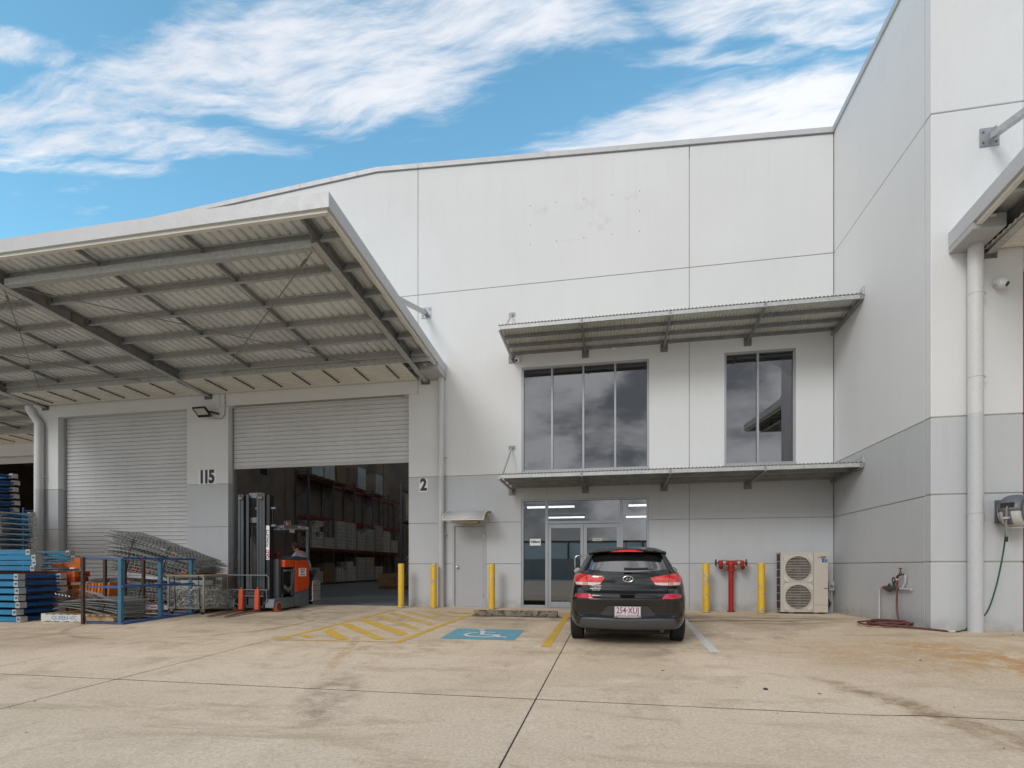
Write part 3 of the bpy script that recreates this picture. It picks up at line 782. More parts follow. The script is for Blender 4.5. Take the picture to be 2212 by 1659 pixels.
    for i in range(len(bs)-1):
        a, b = bs[i]+.03, bs[i+1]-.03
        if b-a < .05: continue
        me_ = None
        for d in ds:
            if me_ is None:
                mb = MB(); h = .155
                mb.box(a, b, -.003, .0, -h, 0).box(a, b, -.055, -.003, -h, -h+.003).box(a, b, -.055, -.003, -.003, 0).box(a, b, -.058, -.055, -h, -h+.022).box(a, b, -.058, -.055, -.022, 0)
                me_ = mb.mesh('purlin', GALV, off=(o.x, 0, 0))
            link('purlin', me_, t, (0, Y(d)-o.y, zs(d)-.004-o.z))
        if b-a > 3:
            for d in ds[:-1]: MB().box(a-.03, a+.05, Y(d)-.075, Y(d)-.06, zs(d)-.17, zs(d)-.03).build('cleat', DGALV, t)
        # galvanised strut under the front purlin
        if b-a > 3:
            MB().box(a+.05, b-.05, Y(5.22), Y(5.10), zs(5.2)-.295, zs(5.2)-.17).build('front_strut', GALV, t)
    for bx in bridg:
        for k in range(len(ds)-1):
            d0, d1 = ds[k], ds[k+1]
            MB().bar((bx, Y(d0+.01), zs(d0)-.09), (bx, Y(d1-.06), zs(d1)-.09), .045, .07).build('bridging', DGALV, t)
        MB().bar((bx, Y(5.16), zs(5.16)-.09), (bx, Y(depth-.1), zs(depth-.1)-.09), .045, .07).build('bridging', DGALV, t)
    if rods:
        sb = sorted([b for b in beams if xl+.05 < b < xr+.05])
        for i in range(len(sb)-1):
            a, b = sb[i], sb[i+1]
            for (p, q) in (((a+.08, Y(5.1), zs(5.1)-.24), (b-.08, Y(.12), zs(.1)-.2)), ((b-.1, Y(5.1), zs(5.1)-.24), (a+.1, Y(.12), zs(.1)-.2))):
                r = MB().cyl(p, q, .011, 6).build('tie_rod', DGALV, t)
                P, Q = Vector(p), Vector(q); d = (Q-P).normalized()
                MB().bar(P+d*.35+Vector((.022, 0, 0)), P+d*.62+Vector((.022, 0, 0)), .012, .012).bar(P+d*.35-Vector((.022, 0, 0)), P+d*.62-Vector((.022, 0, 0)), .012, .012).build('turnbuckle', M('rusty_steel', (.12, .06, .04), .8), r)
    # box gutter along the wall: ribbed cream underside, held by straps
    gx0, gx1 = xl+(.05 if xl < 0 else .46), xr-(.78 if box_at else .05)
    zg = lambda d: 5.905+.04*d
    prof = []
    nr = 9
    for k in range(nr):
        d = .03+k*.115
        prof += [(d, 0), (d+.06, 0), (d+.08, .02), (d+.10, .02)]
    prof.append((1.07, 0))
    mb = MB(); n = len(prof)
    for xx in (gx0, gx1):
        for (d, h) in prof: mb.v.append((xx, Y(d), zg(d)+h))
    for i in range(n-1): mb.f.append((i, i+1, n+i+1, n+i)); mb.m.append(0)
    mb.build('gutter_lining', CREAM, t)
    MB().box(gx0, xr-.05, Y(1.10), Y(1.075), 5.945, 6.21).build('gutter_edge', GALV, t)
    MB().box(xl+.05, xr-.05, Y(1.10), Y(.01), 6.235, 6.25).build('gutter_cover', SHEET, t)
    x = gx1-.42; strap = MB()
    strap.bar((0, -.25, .005), (0, -1.06, .04), .02, .022)
    for k in range(7): strap.box(-.02, .02, -.28-k*.115, -.25-k*.115, -.008+.005*k, .02+.005*k)
    sme = strap.mesh('gutter_strap', M('dark_strap', (.09, .08, .075), .7))
    while x > gx0:
        link('gutter_strap', sme, t, (x-o.x, wy-o.y, 5.885-o.z)); x -= .84
    if box_at:
        bx = MB(); x0, x1 = box_at
        vs = []
        for (d, z0, z1) in ((.004, 5.872, 6.05), (.66, 5.90, 6.10)):
            vs += [(x0, Y(d), z0), (x1, Y(d), z0), (x1, Y(d), z1), (x0, Y(d), z1)]
        bx.add(vs, [(0, 1, 2, 3), (7, 6, 5, 4), (0, 4, 5, 1), (1, 5, 6, 2), (2, 6, 7, 3), (3, 7, 4, 0)])
        rb = bx.build('rainhead', M('rainhead_sheet', (.42, .43, .44), .5, .1), t)
        MB().box((x0+x1)/2-.06, (x0+x1)/2+.02, Y(.668), Y(.661), 6.02, 6.055).build('rainhead_sticker', M('sticker_white', (.8, .8, .8), .6), rb)
        MB().bar((xr-.02, Y(.05), zt(0)-.02), (xr-.02, Y(.05), zt(0)+.05), .01, .05).build('end_tab', GALV, t)
    return t
canopy('long grey loading canopy over the roller doors, ribbed underside on galvanised beams', -22.06, -9.136, 0, 5.766, [-9.681, -16.147, -21.804], [-11.85, -14.0, -18.0, -19.9], box_at=(-9.77, -9.142))
canopy('set back loading canopy glimpsed at the left edge below the main one', -38, -22.30, 3.75, 5.766, [-22.9, -29.3, -35], [-24.6, -26.4], plates=False)
canopy('loading canopy cut off by the right edge of the photo, high above the hose reel', .237, 12, -3.75, 5.766, [.79, 7.2], [2.7, 5.0], plates=True, rods=False)
MB().box(.24, .98, -4.31, -3.754, 5.93, 6.13)
rb = MB(); vs = []
for (y, z0, z1) in ((-3.754, 5.90, 6.10), (-4.33, 5.94, 6.13)):
    vs += [(.242, y, z0), (.66, y, z0), (.66, y, z1), (.242, y, z1)]
rb.add(vs, [(0, 1, 2, 3), (7, 6, 5, 4), (0, 4, 5, 1), (1, 5, 6, 2), (2, 6, 7, 3), (3, 7, 4, 0)])
rbo = rb.build('rainhead', M('rainhead_sheet', (.42, .43, .44)), None); tag(rbo, 'grey box rainhead on top of the thick downpipe at the right', 'rainhead')
MB().box(.45, .53, -4.337, -4.331, 6.08, 6.12).build('sticker', MATS['sticker_white'], rbo)

# ================================================================== WINDOW AWNINGS
def awning(label, z, upper):
    t = thing('window_awning', label, 'awning', (-3.7, -.7, z), group='corrugated awnings across the office front', world=True)
    D = 1.47; xl, xr = -7.43, -.02
    sl = .045 if upper else .03
    zz = lambda d: z+sl*d
    def fn(u, v):
        x = xl+.0+u*(xr-xl); d = .03+v*(D-.0)
        return (x, -d, zz(d)+.095+.012*math.sin(2*math.pi*x/.0762))
    nper = int((xr-xl)/.0762)*8
    # corrugated sheets, each a metre wide
    k = 0; x = xl
    sh = MB()
    w = .762
    sh.grid(lambda u, v: (u*w, -(.03+v*D), sl*(.03+v*D)+.095+.012*math.sin(2*math.pi*u*w/.0762)), 80, 1)
    sh.grid(lambda u, v: (u*w, -(.03+v*D), sl*(.03+v*D)+.098+.012*math.sin(2*math.pi*u*w/.0762)), 80, 1)
    sh.grid(lambda u, v: (u*w, -(.03+D), sl*(.03+D)+.095+v*.003+.012*math.sin(2*math.pi*u*w/.0762)), 80, 1)
    me = sh.mesh('corrugated_sheet', M('corrugated_awning_sheet', (.62, .62, .58), .5, .15, var=.12), True, fix=False)
    o = OFF[t.name]
    n = int(round((xr-xl)/w)); sc = (xr-xl)/(n*w)
    for i in range(n):
        link('corrugated_sheet', me, t, (xl+i*w*sc-o.x, -o.y, z-o.z), scale=(sc, 1, 1))
    MB().box(xl, xr, -D-.02, -D+.03, zz(D)+.0, zz(D)+.078).build('front_rail', GALV, t)
    for d in (.98, .52, .10): MB().box(xl+.03, xr-.02, -d-.045, -d, zz(d)+.012, zz(d)+.082).build('purlin', DGALV, t)
    AX = [-7.41, -5.575, -3.71, -1.835, -.06]
    for i, x in enumerate(AX):
        mb = MB(); mb.prism([(-.018, z-.05), (-.018, z+.012), (-D+.03, zz(D)+.012), (-D-.03, zz(D)+.07), (-D-.03, zz(D)-.02), (-D+.05, zz(D)-.035)], x-.022, x+.022, 'x')
        a = mb.build('arm', DGALV if 0 < i else GALV, t)
        if i < 4:
            mb = MB().box(x-.085, x+.085, -.014, -.001, z-.14, z+.05)
            p = mb.build('wall_plate', M('awning_plate_steel', (.22, .215, .21), .6, .3), t)
            MB().cyl((x, -.014, z-.085), (x, -.032, z-.085), .014, 6).build('bolt', DGALV, p)
    # tie rod at the free end
    zt = 7.40 if upper else 4.04
    MB().cyl((-7.41, -.05, zt-.03), (-7.45, -1.08, zz(1.1)+.10), .022, 8).build('tie_rod', GALV, t)
    pl = MB().box(-7.49, -7.33, -.014, -.001, zt-.06, zt+.04).box(-7.415, -7.405, -.08, -.014, zt-.05, zt+.02).build('wall_plate', MATS['strut_plate'], t)
    for u in (-7.465, -7.355): MB().cyl((u, -.014, zt-.01), (u, -.03, zt-.01), .014, 6).build('bolt', DGALV, pl)
    # flashing where it meets the side wall
    MB().prism([(-D-.03, zz(D)+.07), (-.06, zz(0)+.08), (-.06, zz(0)+.12), (-D-.02, zz(D)+.24)], -.030, -.004, 'x').build('side_flashing', GALV, t)
    return t
awning('upper corrugated awning on galvanised arms above the first floor windows', 6.30, True)
awning('lower corrugated awning on galvanised arms above the glazed entrance', 2.975, False)

# small canopy over the plain door
dc = thing('door_canopy', 'small curved translucent canopy above the plain grey door', 'canopy', (-8.5, 0, 2.3), world=True)
arc = []
for i in range(9):
    a = rad(90*i/8); arc.append((-.74*math.sin(a), 2.165+.27*(math.cos(a))**1.0))
mb = MB()
n = len(arc)
for xx in (-8.995, -7.975):
    for (y, z) in arc: mb.v.append((xx, y, z))
for i in range(n-1): mb.f.append((i, i+1, n+i+1, n+i)); mb.m.append(0)
o = mb.build('canopy_sheet', M('milky_polycarbonate', (.50, .50, .49), .35), dc, True)
s_ = o.modifiers.new('s', 'SOLIDIFY'); s_.thickness = .006
CRM = M('cream_plastic', (.60, .58, .50), .5)
for xx in (-9.0, -7.965):
    MB().tube([(xx, y, z+.004) for (y, z) in arc], .016, 6).build('side_trim', CRM, dc, True)
    MB().prism([(-.001, 2.20), (-.001, 2.40), (-.10, 2.39), (-.38, 2.34), (-.20, 2.30), (-.06, 2.21)], xx-.008, xx+.008, 'x').build('bracket', CRM, dc)
MB().tube([(-9.0, -.745, 2.17), (-7.965, -.745, 2.17)], .014, 6).build('front_trim', M('cream_trim', (.66, .62, .55), .5), dc, True)
lp = MB().box(-8.75, -8.25, -.19, -.001, 2.13, 2.20).build('bulkhead_light', M('unlit_diffuser', (.50, .47, .33), .5), None, bevel=.02)
tag(lp, 'unlit cream bulkhead light under the small door canopy', 'light')

# ================================================================== DOWNPIPES
PWH = M('pipe_paint_white', (.60, .605, .60), .45, var=.03, streak=.05); PGR = M('pipe_paint_grey', (.50, .515, .53), .45, var=.03, streak=.05)
def downpipe(label, x, y, r, ztop, zbot, clips, zsplit=3.37, neck=None):
    t = thing('downpipe', label, 'downpipe', (x, y, zbot), group='painted downpipes', world=True)
    MB().cyl((x, y, zsplit), (x, y, ztop), r, 28).build('upper_pipe', PWH, t, True)
    MB().cyl((x, y, zbot-.06), (x, y, zsplit), r, 28).build('lower_pipe', PGR, t, True)
    for z in clips:
        m = PWH if z > zsplit else PGR
        c = MB(); c.lathe([(r, -.014), (r+.006, -.014), (r+.006, .014), (r, .014)], (x, y, z), 24)
        c.box(x+r, x+r+.05, y-.01, y+.06, z-.01, z+.01)
        c.build('clip', m, t)
    if neck: MB().tube(neck, r, 24).build('swan_neck', PWH, t, True)
    return t
downpipe('slim white downpipe beside the sign with number 2', -9.245, -.095, .078, 5.90, 0, [3.85, 1.88])
downpipe('white downpipe with swan neck at the far left pier', -21.90, -.125, .105, 5.25, 0, [3.75, 2.0], neck=[(-21.90, -.125, 5.2), (-21.90, -.125, 5.30), (-21.93, -.125, 5.37), (-22.02, -.125, 5.48), (-22.22, -.125, 5.72), (-22.27, -.125, 5.80), (-22.28, -.125, 5.88)])
downpipe('thick grey downpipe at the right beside the hose reel', .535, -3.875, .098, 5.955, .03, [3.93, 1.86, .0001+5.2])

# ================================================================== SIGNS AND FITTINGS
PAPER = M('white_sign_paper', (.80, .80, .81), .6, var=.02); INK = M('dark_sign_ink', (.035, .037, .045), .6)
s1 = thing('number_sign', 'white sign with bold number 115 on the pier between the roller doors', 'sign', (-16.2, -.003, 3.56), world=True)
MB().box(-16.49, -15.90, -.006, -.001, 3.37, 3.78).build('sign_board', PAPER, s1)
for dx_, ch_ in ((-.18, '1'), (-.03, '1'), (.14, '5')): text('numeral', ch_, .50, (-16.205+dx_, -.0065, 3.565), INK, s1, bold=.024, sx=.80)
s2 = thing('number_sign', 'white sign with bold number 2 right of the half open door', 'sign', (-9.757, -.003, 3.16), world=True)
MB().box(-9.868, -9.648, -.006, -.001, 2.98, 3.325).build('sign_board', PAPER, s2)
text('lettering', '2', .42, (-9.757, -.0065, 3.155), INK, s2, bold=.02, sx=.85)
# holes of a removed sign board, with ghost marks
HOLE = M('bolt_hole', (.22, .22, .21), .9)
hs = thing('sign_fixing_holes', 'ring of small dark holes left by a removed sign high on the wall', 'holes', (-5.6, 0, 9.6), world=True)
for (x, z) in ((-6.942, 10.077), (-6.284, 10.075), (-5.611, 10.081), (-4.937, 10.083), (-4.277, 10.09), (-6.942, 9.586), (-6.945, 9.103), (-6.284, 9.113), (-5.611, 9.118), (-4.934, 9.122), (-4.284, 9.124), (-4.277, 9.611)):
    MB().cyl((x, -.0015, z), (x, .004, z), .013, 10).build('hole', HOLE, hs)
SM = bpy.data.materials.new('faint_wall_smear'); SM.use_nodes = True; t = SM.node_tree; bb = t.nodes['Principled BSDF']
bb.inputs['Roughness'].default_value = .7; bb.inputs['Base Color'].default_value = (.42, .41, .385, 1)
tcn = nd(t, 'ShaderNodeTexCoord'); sp = nd(t, 'ShaderNodeVectorMath', operation='LENGTH')
t.links.new(mapping(t, tcn.outputs['Generated'], (2, 0, 2), (0, 0, 0), (-1, 0, -1)), sp.inputs[0])
al = mth(t, 'MULTIPLY', mapr(t, sp.outputs['Value'], .3, 1, 1, 0, True), mapr(t, noise(t, nd(t, 'ShaderNodeNewGeometry').outputs['Position'], 5, 6, .7), .45, .65, 0, .13))
t.links.new(al, bb.inputs['Alpha'])
for (x, z, w, h) in ((-6.65, 9.93, .28, .2), (-5.55, 9.95, .4, .22), (-4.5, 9.97, .25, .12), (-5.2, 9.45, .4, .3), (-10.0, .0, .0, 0)):
    if w: MB().add([(x-w, -.002, z-h), (x+w, -.002, z-h), (x+w, -.002, z+h), (x-w, -.002, z+h)], [(0, 1, 2, 3)]).build('smear', SM, hs)
for (x0, x1, z) in ((-6.2, -5.5, 9.10), (-4.9, -4.35, 10.085)):
    MB().add([(x0, -.002, z-.004), (x1, -.002, z-.000), (x1, -.002, z+.004), (x0, -.002, z+.003)], [(0, 1, 2, 3)]).build('smear', M('smear_line', (.60, .60, .59), .8), hs)

# floodlight with cable on the pier
fl_ = thing('floodlight', 'black square floodlight tilted down on the pier above number 115', 'floodlight', (-16.2, -.2, 5.3), world=True)
Rm = Matrix.Rotation(rad(52), 3, 'X')
def rb_(mb, c, sx, sy, sz, m=0):
    c = Vector(c); vs = []
    for (x, y, z) in ((-1, -1, -1), (1, -1, -1), (1, 1, -1), (-1, 1, -1), (-1, -1, 1), (1, -1, 1), (1, 1, 1), (-1, 1, 1)):
        vs.append(tuple(c+Rm @ Vector((x*sx/2, y*sy/2, z*sz/2))))
    mb.add(vs, [(0, 3, 2, 1), (4, 5, 6, 7), (0, 1, 5, 4), (1, 2, 6, 5), (2, 3, 7, 6), (3, 0, 4, 7)], m)
mb = MB(); rb_(mb, (-16.12, -.30, 5.33), .42, .05, .32); mb.build('housing', BLACK, fl_, bevel=.006)
mb = MB(); c = Vector((-16.12, -.30, 5.33))+Rm @ Vector((0, -.027, .03)); rb_(mb, c, .33, .006, .20); mb.build('diffuser', M('floodlight_lens', (.50, .52, .45), .3), fl_)
MB().bar((-15.93, -.27, 5.34), (-15.83, -.005, 5.34), .05, .04).build('bracket', BLACK, fl_)
MB().tube([(-15.93, -.24, 5.24), (-15.85, -.12, 5.18), (-15.70, -.03, 5.20), (-15.63, -.015, 5.32), (-15.62, -.015, 5.60), (-15.62, -.03, 5.72), (-15.62, -.02, 5.88)], .010, 6).build('cable', M('grey_cable', (.25, .24, .23), .6), fl_)
MB().lathe([(0, -.03), (.03, -.03), (.03, .02), (0, .03)], (-15.62, -.03, 5.70), 12).build('junction_box', M('cream_cable_box', (.6, .6, .56), .5), fl_, True)

def dome_cam(label, loc, d, wall='y'):
    t = thing('security_camera', label, 'camera', loc)
    Wp = M('camera_white_plastic', (.70, .70, .70), .35, var=.02)
    MB().lathe([(0, .0), (.06, .0), (.06, -.03), (.045, -.04), (0, -.04)], (0, 0, 0), 20, axis='y').build('base_plate', Wp, t, True)
    c = Vector((0, -.075, -.035)); mb = MB()
    for k in range(1): 
        prof = [(0, .055)]+[(.055*math.sin(rad(a)), .055*math.cos(rad(a))) for a in range(15, 181, 15)]
    mb.lathe(prof, c, 20); mb.build('ball', Wp, t, True)
    MB().lathe([(.062, -.04), (.064, -.02), (.05, .02), (0, .028)], (0, -.05, .0), 20).build('shroud', Wp, t, True)
    dv = Vector(d).normalized()
    MB().cyl(c+dv*.035, c+dv*.058, .026, 14).build('lens', M('lens_black', (.01, .01, .012), .15), t)
    return t
dome_cam('white dome security camera on the right wall under the canopy', (.90, -3.751, 5.38), (.6, -.6, -.5)).scale = (1.35,)*3
dome_cam('small white dome camera hanging below the left end of the upper awning', (-7.255, -.001, 6.25), (-.3, -.8, -.5)).scale = (1.2,)*3
bc = thing('security_camera', 'small white bullet camera under the upper awning above the wide window', 'camera', (-4.90, -.12, 6.27), world=True)
MB().cyl((-4.93, -.16, 6.285), (-4.83, -.20, 6.255), .028, 12).build('body', MATS['camera_white_plastic'], bc, True)
MB().box(-4.95, -4.86, -.15, -.001, 6.275, 6.30).build('bracket', MATS['camera_white_plastic'], bc)

# ================================================================== BOLLARDS
def bollard(label, x, y, h, r=.076, mat=YEL, seed=0):
    t = thing('bollard', label, 'bollard', (x, y, gz(x, y)), rotz=seed, group='yellow steel bollards')
    MB().lathe([(r, -.05), (r, h-.02), (r*.96, h-.006), (r*.85, h), (0, h+.002)], (0, 0, 0), 28).build('post', mat, t, True, angle=60)
    MB().lathe([(r+.018, -.02), (r+.016, .006), (r, .012)], (0, 0, 0), 20).build('base_collar', M('bollard_grout', (.22, .19, .15), .9), t)
bollard('chipped yellow bollard at the right jamb of the half open roller door', -10.20, -.43, 1.125)
bollard('yellow bollard standing below the number 2 sign', -9.365, -.33, 1.115, seed=1.3)
bollard('yellow bollard right of the plain grey door', -7.83, -.43, 1.115, seed=2.2)
bollard('yellow bollard left of the red fire booster', -2.82, -.41, 1.12, seed=3.4)
bollard('yellow bollard between the red fire booster and the air conditioner', -1.655, -.46, 1.125, seed=4.6)
bollard('battered yellow bollard top showing behind the wire cage', -15.60, -.55, 1.075, .105, YELB)
ws = MB()
def wsf(u, v):
    x = -7.93+1.85*u; a = v
    prof = [(-.10, 0), (-.092, .075), (-.06, .115), (0.0, .122), (.06, .115), (.092, .075), (.10, 0)]
    i = min(5, int(a*6)); f = a*6-i
    y = prof[i][0]*(1-f)+prof[i+1][0]*f; z = prof[i][1]*(1-f)+prof[i+1][1]*f
    r = random.Random(int(u*60)*31+int(v*6)); z += r.uniform(-.004, .006)
    return (x, -1.70+y, gz(x, -1.7)+z)
ws.grid(wsf, 40, 6)
n6 = 7
ws.f.append(tuple(range(0, 7*1, 1)) if False else tuple([j*41 for j in range(7)])); ws.m.append(0)
ws.f.append(tuple([j*41+40 for j in range(7)])); ws.m.append(0)
tag(ws.build('wheel_stop', M('mossy_concrete', (.20, .17, .13), .95, var=.35, vs=6, fine=.3, fs=30, bump=.8, bs=35, second=(.05, .045, .03), s_lo=.5, s_hi=.6, s_scale=9)), 'stained concrete wheel stop in front of the accessible bay', 'wheel stop')
lf = MB()
for k in range(420):
    x = random.uniform(-7.95, -6.0); y = -1.83+random.gauss(0, .035); s = random.uniform(.006, .02); a = random.uniform(0, 6.28)
    z = gz(x, y)+.004+random.uniform(0, .012)
    c_, s2_ = math.cos(a)*s, math.sin(a)*s
    lf.add([(x-c_, y-s2_, z), (x+s2_*.4, y-c_*.4, z+.004), (x+c_, y+s2_, z+.002), (x-s2_*.4, y+c_*.4, z+.006)], [(0, 1, 2, 3)], k % 3 == 0)
for k in range(260):
    x = random.uniform(-6, 0.2); y = random.uniform(-.12, -.02)-max(0, random.gauss(0, .1))**1.2 if False else -abs(random.gauss(.04, .05))-.01; s = random.uniform(.004, .012)
    z = gz(x, y)+.004
    lf.add([(x-s, y, z), (x, y-s*.5, z+.003), (x+s, y, z+.002), (x, y+s*.5, z+.005)], [(0, 1, 2, 3)], k % 2)
tag(lf.build('leaf_litter', [M('dry_leaf', (.20, .12, .06), .8), M('dark_debris', (.06, .05, .04), .9)]), 'dry leaf crumbs along the wheel stop and the wall foot', kind='stuff')
pb = MB()
for k in range(120):
    x = random.uniform(-15, 1); y = random.uniform(-11.5, -1); s = random.choice([.004, .005, .006, .008, .012])
    z = gz(x, y)+.002
    a = random.uniform(0, 6.28); ca, sa = math.cos(a)*s*random.uniform(1, 2.5), math.sin(a)*s
    pb.add([(x-ca, y-sa, z), (x+sa*.5, y-s*.5, z), (x+ca, y+sa, z), (x, y+s*.5, z+s)], [(0, 1, 3), (1, 2, 3), (2, 0, 3)], k % 2)
tag(pb.build('grit', [MATS['dry_leaf'], MATS['dark_debris']]), 'scattered grit and leaf bits on the concrete yard', kind='stuff')
pt = MB().lathe([(.001, 0), (.025, .001), (.03, .011), (.02, .022), (.001, .025)], (0, 0, 0), 9)
o = pt.build('pebble', M('dark_pebble', (.05, .045, .04), .9), None, True); o.scale = (.8, .8, .8); o.location = (-3.37, -7.42, gz(-3.37, -7.42)); tag(o, 'single dark pebble lying on the open concrete', 'pebble')

# ================================================================== FIRE BOOSTER
REDP = M('fire_red_paint', (.36, .018, .012), .38, var=.1, vs=4, second=(.42, .10, .07), s_lo=.68, s_hi=.74, s_scale=14)
fb = thing('fire_booster', 'red fire booster standpipe with two valves and handwheels by the grey wall', 'fire booster', (-2.24, -.20, 0))
MB().cyl((0, 0, -.03), (0, 0, 1.0), .057, 24).build('riser_pipe', REDP, fb, True)
MB().lathe([(.057, .93), (.095, .93), (.095, .985), (.06, .99), (.06, 1.0), (.09, 1.0), (.09, 1.02), (.06, 1.03)], (0, 0, 0), 24).build('flange', REDP, fb, True, angle=30)
MB().lathe([(.085, -.002), (.085, .012), (.06, .02)], (0, 0, 0), 20).build('base_flange', M('dark_red_rust', (.16, .04, .03), .8), fb, True)
MB().tube([(0, 0, 1.0), (0, 0, 1.06), (0, 0, 1.12)], [.058, .075, .06], 20).tube([(-.17, 0, 1.125), (.17, 0, 1.125)], .052, 20).build('tee', REDP, fb, True)
CHR = M('dull_chrome', (.45, .46, .45), .35, .8)
for s in (-1, 1):
    MB().lathe([(.05, -.03), (.072, -.028), (.072, .028), (.05, .03)], (s*.155, 0, 1.125), 20, axis='x').build('coupling_ring', CHR, fb, True, angle=30)
    v = MB().tube([(s*.17, 0, 1.125), (s*.26, 0, 1.125), (s*.285, 0, 1.125)], [.055, .055, .03], 18).tube([(s*.235, -.0, 1.11), (s*.235, -.06, 1.06), (s*.235, -.10, 1.02)], [.045, .045, .05], 18).build('valve', REDP, fb, True)
    MB().cyl((s*.235, -.098, 1.022), (s*.235, -.118, 1.0), .043, 16).build('outlet_cap', M('dark_red_cap', (.25, .01, .02), .4), v)
    MB().cyl((s*.28, 0, 1.125), (s*.335, 0, 1.125), .012, 10).build('spindle', REDP, fb, True)
    ring = [(s*.33, .075*math.cos(a), 1.125+.075*math.sin(a)) for a in [rad(k*15) for k in range(25)]]
    w = MB().tube(ring, .0095, 8, caps=False)
    for a in (30, 150, 270): w.tube([(s*.33, 0, 1.125), (s*.33, .075*math.cos(rad(a)), 1.125+.075*math.sin(rad(a)))], .007, 6)
    w.build('handwheel', M('handwheel_black', (.03, .03, .035), .5), fb, True)
    ch = MB(); z = .985; x = s*.225
    for k in range(7 if s > 0 else 4):
        ch.tube([(x, -.11, z), (x+(.008 if k % 2 else 0), -.11+(.0 if k % 2 else .008), z-.012), (x, -.11, z-.024)], .004, 5); z -= .026
    ch.build('chain', M('chain_steel', (.2, .18, .17), .6, .6), fb)

# ================================================================== AIR CONDITIONER
BEI = M('beige_appliance_paint', (.53, .49, .42), .42, var=.03, fine=.01)
ac = thing('air_conditioner', 'tall beige outdoor air conditioner with two round fans in the corner', 'air conditioner', (-.79, -.52, gz(-.79, -.5)))
X0, X1, D0, D1, Z0, Z1 = -.475, .475, 0, .35, .04, 1.355
FX0, FX1 = -.415, .165
# casing built as walls so the fans sit in real openings
cs = MB()
fz = [(.075, .675), (.70, 1.30)]
def front_with_holes():
    for c in cells(X0, FX1+.02, Z0, Z1, [(FX0, FX1, fz[0][0], fz[0][1]), (FX0, FX1, fz[1][0], fz[1][1])]): cs.box(c[0], c[1], 0, .012, c[2], c[3])
front_with_holes()
cs.box(X0, X1, .012, D1, Z1-.02, Z1).box(X0, X1, .012, D1, Z0, Z0+.02).box(X1-.012, X1, .012, D1, Z0+.02, Z1-.02).box(X0, X1, D1-.01, D1, Z0+.02, Z1-.02)
cs.box(FX1+.021, X1, 0, .012, Z0, Z1)
cs.build('casing', BEI, ac)
MB().box(X0+.003, X0+.012, .02, D1-.01, Z0+.02, Z1-.02).build('coil', M('dark_coil', (.05, .045, .045), .7), ac)
sg = MB()
for k in range(8): sg.box(X0-.004, X0+.004, .01, D1, Z0+.05+k*.175, Z0+.064+k*.175)
sg.box(X0-.004, X0+.004, .01, .03, Z0, Z1).box(X0-.004, X0+.004, D1-.03, D1, Z0, Z1)
sg.build('side_grille', BEI, ac)
for (za, zb) in fz:
    cxx, czz = (FX0+FX1)/2, (za+zb)/2; R = .268
    # front plate with an opening of eight clipped corners and a round bell
    f = MB(); n = 48; out = []; inn = []
    for k in range(n):
        a = 2*math.pi*k/n; ca, sa = math.cos(a), math.sin(a)
        m_ = max(abs(ca)/(.5*(FX1-FX0)-.002), abs(sa)/(.5*(zb-za)-.002)); out.append((cxx+ca/m_, czz+sa/m_)); inn.append((cxx+R*ca, czz+R*sa))
    b = len(f.v)
    for (x, z) in out: f.v.append((x, -.002, z))
    for (x, z) in inn: f.v.append((x, -.012, z))
    for (x, z) in inn: f.v.append((x, .05, z))
    for k in range(n):
        k2 = (k+1) % n; f.f.append((k, k2, n+k2, n+k)); f.f.append((n+k, n+k2, 2*n+k2, 2*n+k)); f.m += [0, 0]
    g = f.build('fan_surround', BEI, ac)
    for (sx, sz) in ((-1, -1), (1, -1), (-1, 1), (1, 1)):
        px, pz = cxx+sx*.288, czz+sz*.298
        MB().prism([(px, pz), (px-sx*.09, pz), (px-sx*.085, pz-sz*.05), (px-sx*.012, pz-sz*.15), (px, pz-sz*.16)], -.022, -.013).build('corner_plate', M('pale_corner_plate', (.60, .57, .52), .4), g)
        MB().cyl((px-sx*.022, -.025, pz-sz*.022), (px-sx*.022, -.021, pz-sz*.022), .007, 8).build('screw', DARKM, g)
    MB().lathe([(R, .045), (.0, .05)], (cxx, 0, czz), 32, axis='y').build('fan_shadow_plate', M('fan_back', (.10, .085, .08), .8), g)
    fanb = MB()
    for k in range(3):
        a0 = rad(120*k+20)
        def bl(u, v, a0=a0):
            a = a0+u*1.15*(.7+.3*v); r = .06+v*.185
            return (cxx+r*math.cos(a), .040-.03*u, czz+r*math.sin(a))
        fanb.grid(bl, 6, 4)
    fanb.lathe([(.07, .045), (.07, .005), (0, .0)], (cxx, 0, czz), 16, axis='y')
    fanb.build('fan', M('fan_grey_plastic', (.13, .115, .11), .5), g, True)
    gr = MB()
    for k in range(-4, 5):
        z = k*.058; w = math.sqrt(max(0, (R-.004)**2-z*z)); gr.tube([(cxx-w, -.012, czz+z), (cxx+w, -.012, czz+z)], .0042, 6)
    for k in range(-10, 11):
        x = k*.0255; h = math.sqrt(max(0, (R-.004)**2-x*x)); gr.tube([(cxx+x, -.009, czz-h), (cxx+x, -.009, czz+h)], .0016, 4)
    gr.tube([(cxx+R*math.cos(rad(k)), -.012, czz+R*math.sin(rad(k))) for k in range(0, 361, 12)], .005, 6, caps=False)
    gr.build('fan_grille', BEI, g)
MB().box(FX1+.0205, FX1+.0235, -.003, .001, Z0, Z1).build('panel_gap', DARKM, ac)
MB().box(FX1+.03, X1, -.003, .001, .20, .204).build('panel_gap', DARKM, ac)
MB().box(.39, X1+.002, -.004, .004, .555, .575).build('hand_hold', M('hold_shadow', (.16, .14, .12), .8), ac)
for sx in (-.26, .24): MB().box(sx-.05, sx+.05, -.0, .35, -.01, .04).build('foot', M('foot_plastic', (.12, .12, .12), .7), ac)
lr = M('logo_red', (.5, .02, .03), .4)
